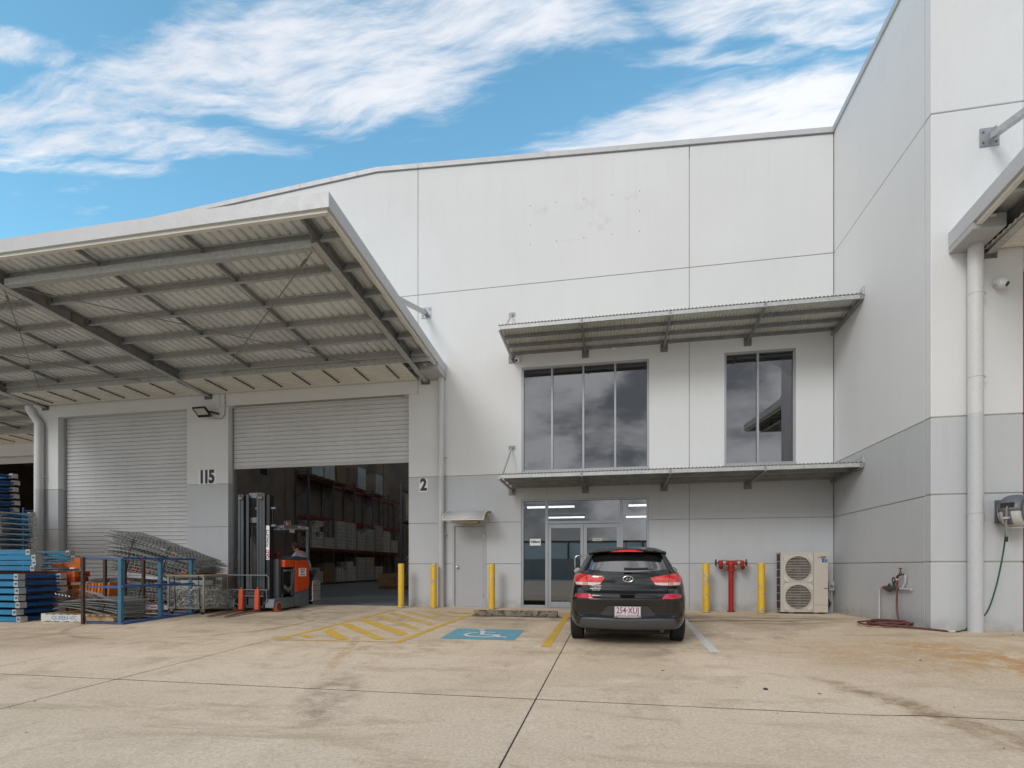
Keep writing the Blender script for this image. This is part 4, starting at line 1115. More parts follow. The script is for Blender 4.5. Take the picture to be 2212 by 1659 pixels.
for k in range(3):
    a = rad(90+120*k); ux, uz = math.cos(a), math.sin(a); px_, pz_ = -uz, ux; r = .026
    MB().prism([(.29, 1.235), (.29+ux*r*.5+px_*r*.29, 1.235+uz*r*.5+pz_*r*.29), (.29+ux*r, 1.235+uz*r), (.29+ux*r*.5-px_*r*.29, 1.235+uz*r*.5-pz_*r*.29)], -.005, -.0005).build('logo_diamond', lr, ac)
text('lettering', 'MITSUBISHI', .030, (.385, -.003, 1.247), M('logo_dark', (.05, .05, .06), .5), ac, bold=.001, sx=.78)
text('lettering', 'ELECTRIC', .026, (.372, -.003, 1.222), MATS['logo_dark'], ac, bold=.0005, sx=.8)
st = MB().box(.355, .462, -.004, -.0005, 1.13, 1.205).build('sticker', M('blue_sticker', (.015, .10, .33), .4), ac)
text('sticker_mark', 'G', .07, (.408, -.0055, 1.167), M('sticker_pale', (.5, .6, .65), .5), ac, sx=1.3, shear=.3)
MB().box(.405, .45, -.0035, -.0005, .47, .51).build('label', M('small_pale_label', (.5, .53, .58), .5), ac)

isw = thing('isolator_switch', 'small grey isolator box with conduits beside the air conditioner', 'switch box', (-.12, -.14, .60))
MB().box(-.055, .055, -.05, .05, -.10, .10).build('box', M('isolator_grey', (.42, .43, .40), .5), isw, bevel=.008)
MB().cyl((0, -.05, .0), (0, -.07, 0), .032, 16).build('rotary_base', M('isolator_dark', (.10, .10, .10), .5), isw)
MB().bar((-.02, -.072, -.02), (.02, -.072, .02), .012, .012).build('rotary_handle', M('isolator_mid', (.45, .45, .42), .5), isw)
for x, q in ((-.03, -.10), (.02, -.12)):
    MB().tube([(x, 0, -.10), (x-.005, 0, -.22), (x-.02, 0, -.34), (x+q*.9, .02, -.42)], .014, 8).build('conduit', M('conduit_grey', (.40, .42, .42), .5), isw, True)
MB().tube([(-.16, 0, -.36), (-.06, -.03, -.30), (-.03, -.03, -.38), (-.05, -.02, -.46), (-.16, 0, -.50)], .022, 8).build('insulated_pipe', BLACK, isw, True)

# ================================================================== WATER TAP, HOSES, REEL
tp = thing('water_tap', 'brass tap with rainwater valve on grey pipes against the side wall', 'tap', (-.03, -2.8, .6), world=True)
PG = M('pale_pipe_paint', (.50, .51, .52), .45); BR = M('aged_brass', (.13, .055, .035), .55, .5)
MB().tube([(-.05, -2.20, -.02), (-.05, -2.20, .60), (-.05, -2.21, .645), (-.05, -2.25, .655), (-.05, -2.38, .655)], .017, 10).build('supply_pipe', PG, tp, True)
MB().tube([(-.04, -2.90, .655), (-.04, -3.27, .655)], .017, 10).tube([(-.04, -2.99, .66), (-.04, -3.08, .78), (-.04, -3.085, .90)], .016, 10).build('riser_pipe', PG, tp, True)
MB().cyl((-.05, -2.36, .655), (-.05, -2.43, .655), .036, 14).build('union_nut', M('orange_band', (.45, .09, .03), .5), tp, True)
MB().tube([(-.05, -2.43, .65), (-.05, -2.50, .645), (-.05, -2.58, .64), (-.05, -2.66, .645), (-.05, -2.78, .65), (-.05, -2.90, .655)], [.035, .05, .055, .035, .028, .022], 14).tube([(-.05, -2.52, .66), (-.07, -2.60, .73), (-.05, -2.64, .68)], .012, 8).build('valve_body', M('dark_valve_plastic', (.05, .05, .05), .5), tp, True)
ring = [(-.06, -2.74+.045*math.cos(a), .80+.045*math.sin(a)) for a in [rad(k*20) for k in range(19)]]
MB().tube(ring, .011, 8, caps=False).cyl((-.06, -2.735, .755), (-.05, -2.74, .66), .018, 10).build('valve_handle', M('dark_green_plastic', (.015, .05, .035), .5), tp, True)
MB().tube([(-.05, -3.05, .90), (-.075, -2.97, .895), (-.08, -2.92, .87), (-.08, -2.895, .83)], [.013, .018, .018, .019], 10).tube([(-.07, -2.985, .90), (-.07, -2.985, .96), (-.07, -2.985, 1.0)], [.024, .012, .010], 10).tube([(-.07, -2.985-.045, 1.005), (-.07, -2.985+.045, 1.005)], .009, 6).build('brass_tap', BR, tp, True)
MB().cyl((-.08, -2.893, .83), (-.08, -2.893, .80), .021, 12).build('connector', M('connector_cream', (.5, .47, .40), .5), tp, True)
MB().cyl((-.08, -2.893, .80), (-.08, -2.893, .74), .022, 12).build('hose_connector', M('connector_red', (.22, .01, .04), .5), tp, True)
HM = M('dusty_maroon_hose', (.13, .045, .04), .6, var=.15)
def smooth_path(pts, n=8):
    P = [Vector(p) for p in pts]; out = []
    for i in range(len(P)-1):
        p0, p1, p2, p3 = P[max(i-1, 0)], P[i], P[i+1], P[min(i+2, len(P)-1)]
        for k in range(n):
            t_ = k/n; out.append(.5*((2*p1)+(-p0+p2)*t_+(2*p0-5*p1+4*p2-p3)*t_*t_+(-p0+3*p1-3*p2+p3)*t_**3))
    out.append(P[-1]); return out
def G2(x, y, h=.013): return (x, y, gz(x, y)+h)
hp = [(-.08, -2.893, .76), (-.08, -2.893, .55), (-.085, -2.90, .33), (-.10, -2.98, .15), (-.13, -3.08, .045)]
rnd = random.Random(3)
for k in range(5):
    for a in range(0, 360, 30):
        aa = rad(a-40+k*7); rx = .24+.12*math.sin(k*2.3+a*.02)+rnd.uniform(-.03, .03); ry = .33+.12*math.cos(k*1.7+a*.013)
        hp.append(G2(-.36+rx*math.cos(aa)+.05*(k % 2), -3.02-.03*k+ry*math.sin(aa), 0.016+.013*k+.012*abs(math.sin(a*.05+k))))
hp += [G2(-.30, -3.4, .03), G2(-.05, -3.80, .02), G2(.10, -4.02, .015)]
hose = MB().tube(smooth_path(hp, 5), .0155, 8).build('garden_hose', HM, None, True)
tag(hose, 'dusty maroon hose hanging from the tap and coiled on the ground', 'hose')
MB().cyl(G2(.09, -4.0, .016), G2(.17, -4.05, .016), .02, 10).build('hose_end', M('hose_end_grey', (.5, .5, .45), .5), hose, True)
rl = thing('hose_reel', 'grey and white wall hose reel with a short hose end hanging', 'hose reel', (.98, -4.0, 1.85), world=True, rotz=rad(-52))
RG = M('reel_dark_grey', (.12, .13, .15), .45); RW = M('reel_pale_shell', (.52, .52, .50), .4)
def shell(name, ang0, ang1, r, w0, w1, mat, thick=.0):
    def fn(u, v):
        a = rad(ang0+(ang1-ang0)*u); k = v*2-1
        rr = r*(1-.22*abs(k)**3); x = (w0+w1)/2+(w1-w0)/2*k
        return (.96+x, -4.0+rr*math.cos(a)*1.05, 1.86+rr*math.sin(a)*1.15)
    m_ = MB().grid(fn, 20, 10); o = m_.build(name, mat, rl, True)
    so = o.modifiers.new('s', 'SOLIDIFY'); so.thickness = .008; return o
shell('lower_shell', 172, 372, .205, -.115, .15, RW); shell('upper_shell', -5, 182, .213, -.125, .155, RG)
shell('front_guard', 150, 238, .211, -.085, .085, RG)
for x in (.835, 1.12):
    MB().lathe([(0, -.012), (.15, -.008), (.185, .0), (.15, .012), (0, .014)], (x, -4.0, 1.86), 24, axis='x').build('side_disc', RW if x < .9 else RG, rl, True)
MB().box(.885, 1.04, -4.225, -4.20, 1.905, 1.975).build('hose_slot', DARKM, rl)
wbk = MB().box(.86, 1.08, -3.80, -3.752, 1.70, 2.05).box(.95, 1.01, -4.0, -3.80, 1.66, 1.70).build('wall_bracket', RG, rl); wbk.rotation_euler.z = rad(52)
MB().box(.90, 1.05, -4.06, -3.80, 1.61, 1.625).build('base_tab', RW, rl)
MB().tube([(.965, -4.19, 1.94), (.965, -4.24, 1.90), (.965, -4.245, 1.8), (.955, -4.235, 1.62), (.96, -4.23, 1.47)], .012, 8).build('hose_tail', M('grey_hose', (.22, .21, .19), .6), rl, True)
MB().box(.935, .995, -4.27, -4.22, 1.735, 1.765).build('hose_stop', M('stop_grey', (.4, .4, .38), .5), rl)
MB().cyl((.96, -4.23, 1.475), (.96, -4.23, 1.40), .02, 10).build('hose_fitting', BLACK, rl, True)
gh = MB().tube(smooth_path([(.845, -4.02, 1.64), (.835, -4.02, 1.45), (.80, -4.0, 1.10), (.74, -3.97, .70), (.66, -3.93, .36), (.575, -3.865+.0, .22), (.50, -3.80, .12), (.44, -3.80, .06), G2(.36, -3.86), G2(.25, -3.98), G2(.16, -4.0), G2(.02, -3.8), G2(-.15, -3.5), G2(-.28, -3.2)], 6), .011, 8).build('garden_hose', M('green_hose', (.012, .085, .05), .5), None, True)
tag(gh, 'thin green hose dropping from the wall reel behind the thick downpipe', 'hose')
sp_ = thing('stop_sign_sheet', 'white notice with pink stop octagon half hidden behind the hose reel', 'sign', (1.13, -3.755, 1.95), world=True)
MB().box(1.035, 1.225, -3.757, -3.752, 1.78, 2.09).build('sheet', PAPER, sp_)
pk = M('pink_print', (.48, .15, .36), .6)
MB().prism([(1.13+.075*math.cos(rad(22.5+45*k)), 2.0+.075*math.sin(rad(22.5+45*k))) for k in range(8)], -3.7595, -3.7575).build('octagon', pk, sp_)
text('lettering', 'STOP', .052, (1.13, -3.761, 2.0), PAPER, sp_, bold=.001)
for k in range(3): MB().box(1.15, 1.21, -3.7595, -3.7575, 1.80+.035*k, 1.82+.035*k).build('print_line', M('print_black', (.04, .04, .05), .6), sp_)
# notices on the entrance glass
nv = thing('paper_notice', 'white paper notice with dark serif lettering on the left entrance pane', 'notice', (-6.83, .05, 1.66), world=True)
MB().box(-6.965, -6.69, .064, .068, 1.565, 1.735).build('paper', PAPER, nv)
text('lettering', 'Vellano', .085, (-6.828, .063, 1.66), M('navy_ink', (.02, .03, .07), .6), nv, bold=.003, sx=.95)
nr = thing('paper_notice', 'small cream reception label on the right glass door', 'notice', (-5.26, .03, 1.70), world=True)
MB().box(-5.40, -5.17, .053, .057, 1.665, 1.735).build('paper', M('cream_paper', (.60, .58, .46), .6), nr)
text('lettering', 'Reception', .045, (-5.285, .052, 1.70), MATS['print_black'], nr, sx=1.0)
# reception and office furniture seen through the glass
LIT = M('lit_tube', (.9, .9, .9), .5, emit=((1, .98, .93), 7))
for i, (xa, xb, y, lab) in enumerate(((-7.25, -5.95, 1.42, 'lit strip light above the left entrance pane, nearer of two'), (-7.1, -5.85, 4.6, 'lit strip light above the left entrance pane, farther of two'), (-4.50, -3.75, 1.46, 'lit strip light above the right entrance pane, nearer of two'), (-4.50, -3.75, 4.8, 'lit strip light above the right entrance pane, farther of two'))):
    l_ = MB().box(xa, xb, y-.05, y+.05, 2.655, 2.70).build('strip_light', LIT); tag(l_, lab, 'light', 'lit strip lights in the reception')
pp = thing('potted_palm', 'leafy palm in a pale round pot behind the left entrance pane', 'plant', (-6.42, .75, .01))
MB().lathe([(0, 0), (.13, 0), (.17, .26), (.16, .27), (.14, .24), (0, .24)], (0, 0, 0), 20).build('pot', M('pale_pot', (.30, .32, .34), .4), pp, True)
GL = M('palm_leaf_green', (.10, .14, .05), .5, var=.3, vs=9)
rp = random.Random(5)
for k in range(16):
    a = rp.uniform(0, 6.28); L = rp.uniform(.45, .85); h = rp.uniform(.45, 1.0); lf_ = MB(); pr = None
    for i in range(13):
        u = i/12; r = L*u; z = .25+h*math.sin(u*1.9)-.25*u*u; x, y = r*math.cos(a), r*math.sin(a)
        w = .16*math.sin(math.pi*min(1, u*1.05))+.01
        px_, py_ = -math.sin(a)*w, math.cos(a)*w
        lf_.tube([(x, y, z), (x+.001, y, z+.001)], .004, 3)
        if i > 2:
            for s in (-1, 1):
                bx, by = x+px_*s+math.cos(a)*.05, y+py_*s+math.sin(a)*.05
                lf_.add([(x, y, z), (x+math.cos(a)*.022, y+math.sin(a)*.022, z), (bx, by, z-.05)], [(0, 1, 2)])
    lf_.build('frond', GL, pp)
ds = thing('office_desk', 'dark desk seen through the wide first floor window', 'desk', (-6.2, 1.0, 3.38), world=True)
MB().box(-6.99, -5.50, .62, 1.25, 3.83, 3.86).build('desk_top', M('desk_grey', (.22, .21, .21), .5), ds)
MB().box(-6.97, -5.52, .66, .69, 3.39, 3.829).build('modesty_panel', MATS['desk_grey'], ds)
for x in (-6.97, -5.55): MB().box(x, x+.03, .70, 1.23, 3.39, 3.829).build('side_panel', MATS['desk_grey'], ds)
oc = thing('office_chair', 'black office chair with a tilted back beside the upstairs desk', 'chair', (-5.25, 1.0, 3.38), world=True)
MB().bar((-5.22, 1.0, 3.55), (-5.08, 1.0, 3.93), .42, .06, up=(0, 1, 0)).build('backrest', BLACK, oc, bevel=.02)
MB().box(-5.55, -5.2, .75, 1.2, 3.72, 3.78).build('seat', BLACK, oc, bevel=.02)
MB().tube([(-5.5, .76, 3.62), (-5.35, .74, 3.70), (-5.18, .76, 3.72)], .02, 8).build('armrest', BLACK, oc, True)
MB().cyl((-5.35, 1, 3.42), (-5.35, 1, 3.72), .03, 10).build('gas_lift', BLACK, oc)
cb_ = MB()
for k in range(5): cb_.bar((-5.35, 1, 3.44), (-5.35+.28*math.cos(k*1.257), 1+.28*math.sin(k*1.257), 3.41), .05, .03)
cb_.build('star_base', BLACK, oc)

# ================================================================== HATCHBACK
car = thing('parked_car', 'black five door hatchback parked nose to the entrance, seen from behind', 'car', (-4.683, -5.235, -.1465))
car.rotation_euler = (.028, 0, rad(0))
PAINT = M('black_car_paint', (.004, .0045, .005), .25, var=.0, fine=0, coat=.65, spec=.12)
GLB = M('car_glass_dark', (.012, .013, .014), .03, var=0, fine=0, spec=1.0, coat=1.0)
for m_ in (PAINT, GLB): m_.node_tree.nodes['Principled BSDF'].inputs['Coat IOR'].default_value = 2.0 if m_ is GLB else 1.75
PAINT.node_tree.nodes['Principled BSDF'].inputs['Coat Roughness'].default_value = .015
GLB.node_tree.nodes['Principled BSDF'].inputs['Coat Roughness'].default_value = .01
TRIM = M('grey_valance_plastic', (.06, .064, .068), .42, var=.04)
CARROWS = [  # z, half width, rear y, front y, corner depth
    (.20, .78, .14, 4.15, .20), (.27, .83, .045, 4.24, .22), (.36, .875, .012, 4.29, .24), (.44, .888, .002, 4.31, .25), (.46, .889, .012, 4.31, .25),
    (.60, .896, .010, 4.32, .27), (.695, .8975, -.008, 4.31, .28), (.715, .8975, -.002, 4.30, .28), (.735, .896, .045, 4.29, .30),
    (.80, .892, .050, 4.22, .30), (.86, .885, .050, 4.08, .30), (.885, .882, .078, 4.02, .31), (.95, .872, .085, 3.86, .32), (1.01, .860, .090, 3.66, .33), (1.05, .835, .100, 3.46, .33),
    (1.085, .790, .125, 3.26, .30), (1.12, .745, .165, 3.12, .26), (1.20, .705, .235, 2.95, .24), (1.29, .655, .315, 2.75, .24), (1.355, .618, .370, 2.56, .24),
    (1.405, .585, .400, 2.38, .26), (1.44, .540, .440, 2.22, .30), (1.465, .46, .56, 2.05, .30), (1.478, .30, .85, 1.80, .25)]
def outline(r):
    z, w, yr, yf, c = r
    P = [(0, yr), (.30, yr+.004), (.52, yr+.018), (.68, yr+.05), (.80, yr+.05+.22*c), (.885, yr+.05+.50*c), (.945, yr+.05+1.0*c), (.98, yr+.05+1.8*c), (1.0, yr+.05+3.0*c)]
    m0, m1 = yr+.05+3.0*c, yf-.9
    P += [(1.0, m0+(m1-m0)*.33), (1.0, m0+(m1-m0)*.66), (1.0, m1), (.985, yf-.65), (.95, yf-.42), (.87, yf-.22), (.72, yf-.09), (.45, yf-.02), (0, yf)]
    return [(x*w, y, z) for x, y in P]
bmv = MB(); n = None
for r in CARROWS:
    o_ = outline(r); full = o_+[(-x, y, z) for x, y, z in reversed(o_[1:-1])]
    n = len(full); bmv.v += full
NR = len(CARROWS)
for j in range(NR-1):
    for i in range(n): bmv.f.append((j*n+i, j*n+(i+1) % n, (j+1)*n+(i+1) % n, (j+1)*n+i)); bmv.m.append(0)
bmv.f.append(tuple(range(n-1, -1, -1))); bmv.m.append(0)
bmv.f.append(tuple((NR-1)*n+i for i in range(n))); bmv.m.append(0)
cm = bmv.mesh('body', PAINT, True)
body = link('body', cm, car)
sb = body.modifiers.new('s', 'SUBSURF'); sb.levels = 2; sb.render_levels = 2
cut = MB()
for ya in (.79, 3.44):
    for s in (-1, 1): cut.cyl((s*.60, ya, .31), (s*1.1, ya, .31), .345, 40)
co = cut.build('tmpcut', PAINT, car)
bo = body.modifiers.new('b', 'BOOLEAN'); bo.operation = 'DIFFERENCE'; bo.object = co; bo.solver = 'EXACT'
bpy.context.view_layer.update()
dg = bpy.context.evaluated_depsgraph_get()
newm = bpy.data.meshes.new_from_object(body.evaluated_get(dg))
body.modifiers.clear(); body.data = newm; newm.name = 'body'
bpy.data.objects.remove(co)
for p in newm.polygons: p.use_smooth = True
sharpen(newm, 34)
tree = BVHTree.FromPolygons([v.co.copy() for v in newm.vertices], [tuple(p.vertices) for p in newm.polygons])
def hitr(x, z, off=.004):
    h = tree.ray_cast(Vector((x, -1, z)), Vector((0, 1, 0)))
    if h[0] is None: return Vector((x, .5, z))
    return h[0]+Vector((0, -1, 0))*off
def patch(name, lo, hi, mat, parent=car, off=.004, nu=16, nv=6, thick=0, side=0):
    """patch between two outlines (x,z polylines) laid on the tail of the car"""
    def lerp(P, u):
        k = u*(len(P)-1); i = min(len(P)-2, int(k)); f = k-i
        return (P[i][0]*(1-f)+P[i+1][0]*f, P[i][1]*(1-f)+P[i+1][1]*f)
    def fn(u, v):
        a, b = lerp(lo, u), lerp(hi, u); x, z = a[0]*(1-v)+b[0]*v, a[1]*(1-v)+b[1]*v
        if side == 0: return hitr(x, z, off)
        h = tree.ray_cast(Vector((side*2, x, z)), Vector((-side, 0, 0)))
        return (h[0]+Vector((side*off, 0, 0))) if h[0] is not None else Vector((side*.6, x, z))
    o_ = MB().grid(fn, nu, nv).build(name, mat, parent, True)
    if thick:
        so = o_.modifiers.new('s', 'SOLIDIFY'); so.thickness = thick; so.offset = 0
    return o_
def mir(P): return [(-x, z) for x, z in P]
# glass
patch('rear_window', [(-.575, 1.135), (-.35, 1.108), (0, 1.098), (.35, 1.108), (.575, 1.135)], [(-.505, 1.335), (-.3, 1.352), (0, 1.358), (.3, 1.352), (.505, 1.335)], GLB, nu=32, nv=10, off=.006)
for s in (-1, 1):
    patch('side_window', [(.95, 1.13), (1.6, 1.11), (2.25, 1.10), (2.95, 1.09)], [(1.10, 1.30), (1.5, 1.37), (2.1, 1.385), (2.5, 1.36)], GLB, side=s, nu=16, nv=5, off=.005)
    patch('roof_rail_trim', [(.7, 1.425), (1.4, 1.44), (2.2, 1.42)], [(.7, 1.432), (1.4, 1.448), (2.2, 1.428)], BLACK, side=s, nu=16, nv=1, off=.004)
patch('windscreen', [(0, 0), (0, 0)], [(0, 0), (0, 0)], GLB) if False else None
LR = M('tail_lamp_red', (.50, .012, .012), .15, var=.12, vs=30, coat=1, fine=.15, fs=60, emit=((1, .02, .02), .10)); LRD = M('tail_lamp_deep_red', (.25, .005, .01), .15, coat=1)
LW = M('reverse_lamp_clear', (.55, .55, .52), .2, coat=1, var=.15, vs=40); LO = M('indicator_amber', (.60, .20, .05), .2, coat=1)
SEAM = M('panel_gap_black', (.002, .002, .002), .8)
def line(name, pts, w=.006, mat=SEAM, off=.0055, parent=car):
    P = [Vector(p) for p in pts]; mb = MB(); q = []
    for i in range(len(P)-1):
        m_ = max(1, int((P[i+1]-P[i]).length/.03))
        for k in range(m_): q.append(P[i].lerp(P[i+1], k/m_))
    q.append(P[-1])
    for i, p in enumerate(q):
        d = (q[min(i+1, len(q)-1)]-q[max(0, i-1)]).normalized(); nn = Vector((-d.y, d.x))*w/2
        for s_ in (1, -1):
            h = hitr(p.x+nn.x*s_, p.y+nn.y*s_, off); mb.v.append(tuple(h))
    for i in range(len(q)-1): mb.f.append((2*i, 2*i+1, 2*i+3, 2*i+2)); mb.m.append(0)
    return mb.build(name, mat, parent)
for s in (-1, 1):
    f = (lambda P: P) if s < 0 else mir
    lp_ = patch('tail_lamp', f([(-.785, .945), (-.70, .950), (-.55, .948), (-.375, .948)]), f([(-.80, 1.045), (-.715, 1.075), (-.53, 1.052), (-.322, 1.018)]), LR, off=.012, nu=20, nv=6)
    patch('clear_lens', f([(-.765, .905), (-.66, .905), (-.52, .905), (-.40, .918)]), f([(-.785, .943), (-.70, .948), (-.55, .946), (-.378, .946)]), LW, lp_, off=.012, nu=16, nv=3)
    patch('amber_lens', f([(-.655, .910), (-.60, .910)]), f([(-.665, .944), (-.61, .944)]), LO, lp_, off=.015, nu=4, nv=2)
    patch('lamp_rim', f([(-.775, .893), (-.60, .893), (-.40, .905), (-.385, .915)]), f([(-.775, .904), (-.60, .904), (-.405, .917), (-.380, .930)]), LRD, lp_, off=.011, nu=14, nv=1)
    line('lamp_gap', f([(-.585, .90), (-.605, 1.06)]), .006, off=.016)
    patch('lamp_bright_patch', f([(-.56, .985), (-.42, .985)]), f([(-.57, 1.03), (-.40, 1.015)]), M('lamp_light_red', (.62, .05, .03), .15, coat=1, var=.2, vs=60), lp_, off=.014, nu=6, nv=2)
    patch('reflector', f([(-.775, .722), (-.62, .712), (-.485, .716)]), f([(-.775, .765), (-.65, .782), (-.535, .780)]), M('reflector_red_glow', (.42, .006, .03), .15, coat=1, emit=((1, .0, .1), .05)), off=.014, nu=10, nv=3, thick=.006)  # reflector given a faint glow of its own, though no lamp
    line('hatch_gap', f([(-.607, 1.09), (-.60, 1.0), (-.585, .90), (-.565, .82), (-.54, .735)]), .007)
    line('bumper_gap', f([(-.80, .70), (-.82, .56), (-.74, .45), (-.66, .42)]), .006)
    line('body_crease_shade', f([(-.40, .50), (-.30, .61), (0, .615)]), .007, M('crease_shade_black', (.003, .003, .003), .5))  # thin dark line painted as the shaded edge of the plate recess
line('hatch_lower_gap', [(-.49, .728), (0, .722), (.49, .728)], .008)
line('hatch_crease', [(-.57, .878), (0, .872), (.57, .878)], .005, M('crease_soft', (.02, .02, .022), .3))
patch('plate_recess_tone', [(-.40, .475), (-.2, .455), (.2, .455), (.40, .475)], [(-.29, .607), (-.15, .612), (.15, .612), (.29, .607)], M('recess_tone_black', (.02, .022, .026), .22, coat=.8, var=0), off=.0045, nu=20, nv=6)  # slightly different glossy tone stands in for the shading of the recess
patch('rear_valance', [(-.72, .275), (-.4, .262), (0, .26), (.4, .262), (.72, .275)], [(-.675, .425), (-.46, .432), (0, .418), (.46, .432), (.675, .425)], TRIM, off=.018, nu=28, nv=6, thick=.02)
patch('valance_corner', [(-.80, .29), (-.73, .276)], [(-.76, .38), (-.685, .42)], PAINT, off=.006, nu=4, nv=3)
patch('handle_recess_shade', [(-.125, .782), (-.09, .765), (.09, .765), (.125, .782)], [(-.115, .797), (-.06, .800), (.06, .800), (.115, .797)], M('handle_shade_black', (.001, .001, .001), .9), off=.006, nu=12, nv=2)  # flat black patch painted as the shade inside the handle recess
MB().box(-.105, .105, .024, .05, .763, .775).build('hatch_handle', PAINT, car, bevel=.003)
# emblem
MB().tube([(.008+.072*math.cos(a), .062, .998+.043*math.sin(a)) for a in [rad(k*12) for k in range(31)]], .0065, 8, caps=False).build('emblem_ring', STEEL, car, True)
for s in (-1, 1): MB().tube([(.008+s*.030-.008, .060, .968), (.008+s*.022+.012, .060, 1.028)], .0065, 6).build('emblem_bar', STEEL, car, True)
MB().tube([(-.018, .060, .990), (.008, .060, .999), (.036, .060, 1.006)], .006, 6).build('emblem_bar', STEEL, car, True)
text('model_badge', 'i30', .072, (-.455, .030, .850), STEEL, car, bold=.002, ext=.004, shear=.25, sx=1.35)
# plate
PLW = M('number_plate_white', (.62, .60, .62), .4, var=.02); MAR = M('plate_maroon', (.20, .03, .13), .5)
npf = MB().box(-.192, .192, -.036, -.022, .435, .607).build('plate_frame', M('plate_frame_grey', (.16, .16, .17), .5), car, bevel=.004)
MB().box(-.181, .181, -.041, -.037, .462, .600).build('number_plate', PLW, npf)
text('lettering', '254·XUJ', .128, (0, -.0415, .543), MAR, npf, bold=.0015, sx=.74)
text('lettering', 'QUEENSLAND - SUNSHINE STATE', .026, (0, -.0415, .476), MAR, npf, sx=.86)
text('lettering', 'ROBINA HYUNDAI', .034, (0, -.037, .449), PLW, npf, sx=.95)
# spoiler, stop lamp, wiper, aerial
def spf(u, v):
    x = -.575+1.15*u; e = 1-abs(2*u-1)**4
    prof = [(.46, 1.436), (.33, 1.428), (.265, 1.418), (.262, 1.400), (.275, 1.385), (.40, 1.372)]
    k = v*5; i = min(4, int(k)); f = k-i
    y = prof[i][0]*(1-f)+prof[i+1][0]*f; z = prof[i][1]*(1-f)+prof[i+1][1]*f
    return (x, y+(1-e)*.10, z-(1-e)*.03+.012*e)
sp1 = MB().grid(spf, 28, 15)
nb = 29
for c_ in (0, 28): sp1.f.append(tuple(j*nb+c_ for j in range(16))); sp1.m.append(0)
sp1.build('roof_spoiler', PAINT, car, True, angle=30)
MB().grid(lambda u, v: (-.235+.47*u, .262+.015*abs(2*u-1)**2-.004, 1.398+.026*v-.004*abs(2*u-1)), 12, 1).build('stop_lamp', M('stop_lamp_red', (.60, .015, .01), .25, emit=((1, .02, .02), .25)), car)
wp = MB().box(-.05, .06, .085, .13, 1.122, 1.165).bar((.0, .098, 1.145), (.30, .118, 1.150), .02, .03).bar((.05, .118, 1.128), (.37, .128, 1.138), .012, .014).build('rear_wiper', BLACK, car, bevel=.006)
MB().prism([(.86, 1.47), (1.02, 1.47), (1.0, 1.485), (.93, 1.52), (.885, 1.545), (.875, 1.53)], -.012, .012, 'x').build('roof_aerial', BLACK, car, bevel=.003)
for s in (-1, 1):
    mm = MB()
    mm.lathe([(0, -.0), (.07, .01), (.095, .04), (.09, .10), (.05, .15), (0, .16)], (0, 0, 0), 18, axis='y')
    mo = mm.build('door_mirror', PAINT, car, True); mo.location = (s*.915, 2.93, 1.02); mo.scale = (1.1, .85, .78)
    MB().bar((s*.76, 3.05, .99), (s*.87, 3.02, 1.0), .05, .04).build('mirror_arm', BLACK, car)
    MB().lathe([(0, -.003), (.075, .0)], (0, 0, 0), 18, axis='y').build('mirror_glass', STEEL, mo)
    MB().tube([(s*.862, 1.30, .935), (s*.895, 1.33, .94), (s*.895, 1.47, .94), (s*.862, 1.50, .935)], .012, 6).build('door_handle', PAINT, car, True)
for ya in (.79, 3.44):
    for s in (-1, 1):
        wl = bpy.data.objects.new('wheel', None); COL.objects.link(wl); wl.parent = car; wl.location = (s*.772, ya, .312); wl.empty_display_size = .1
        W = .1
        ty = MB(); prof = [(.205, -W), (.27, -W), (.300, -W+.008), (.313, -W+.026)]
        for g_ in (-.052, -.018, .018, .052): prof += [(.315, g_-.008), (.309, g_-.005), (.309, g_+.005), (.315, g_+.008)]
        prof += [(.313, W-.026), (.300, W-.008), (.27, W), (.205, W)]
        ty.lathe(prof, (0, 0, 0), 48, axis='x'); ty.build('tyre', RUBBER, wl, True, angle=25)
        rm_ = MB().lathe([(.207, -.09), (.19, -.05), (.19, .05), (.207, .09)], (0, 0, 0), 32, axis='x')
        for k in range(10):
            a = 2*math.pi*k/10; rm_.bar((s*.07, .03*math.cos(a), .03*math.sin(a)), (s*.085, .2*math.cos(a), .2*math.sin(a)), .03, .02, up=(1, 0, 0))
        rm_.lathe([(0, s*.085), (.045, s*.08), (.045, s*.04)], (0, 0, 0), 16, axis='x')
        rm_.build('rim', M('alloy_rim', (.35, .36, .37), .3, .8), wl, True, angle=30)
MB().box(-.62, .62, .22, 4.0, .17, .24).build('underbody', DARKM, car)
MB().cyl((.50, .16, .235), (.50, .5, .235), .028, 12).build('exhaust', M('exhaust_steel', (.12, .11, .1), .5, .7), car)
MB().box(-.60, -.42, .2, .35, .20, .25).build('tow_point', BLACK, car)
for s in (-1, 1):
    patch('rear_lamp_side', [(.32, .95), (.40, .95)], [(.32, 1.04), (.38, 1.04)], LR, side=s, nu=3, nv=3, off=.006)

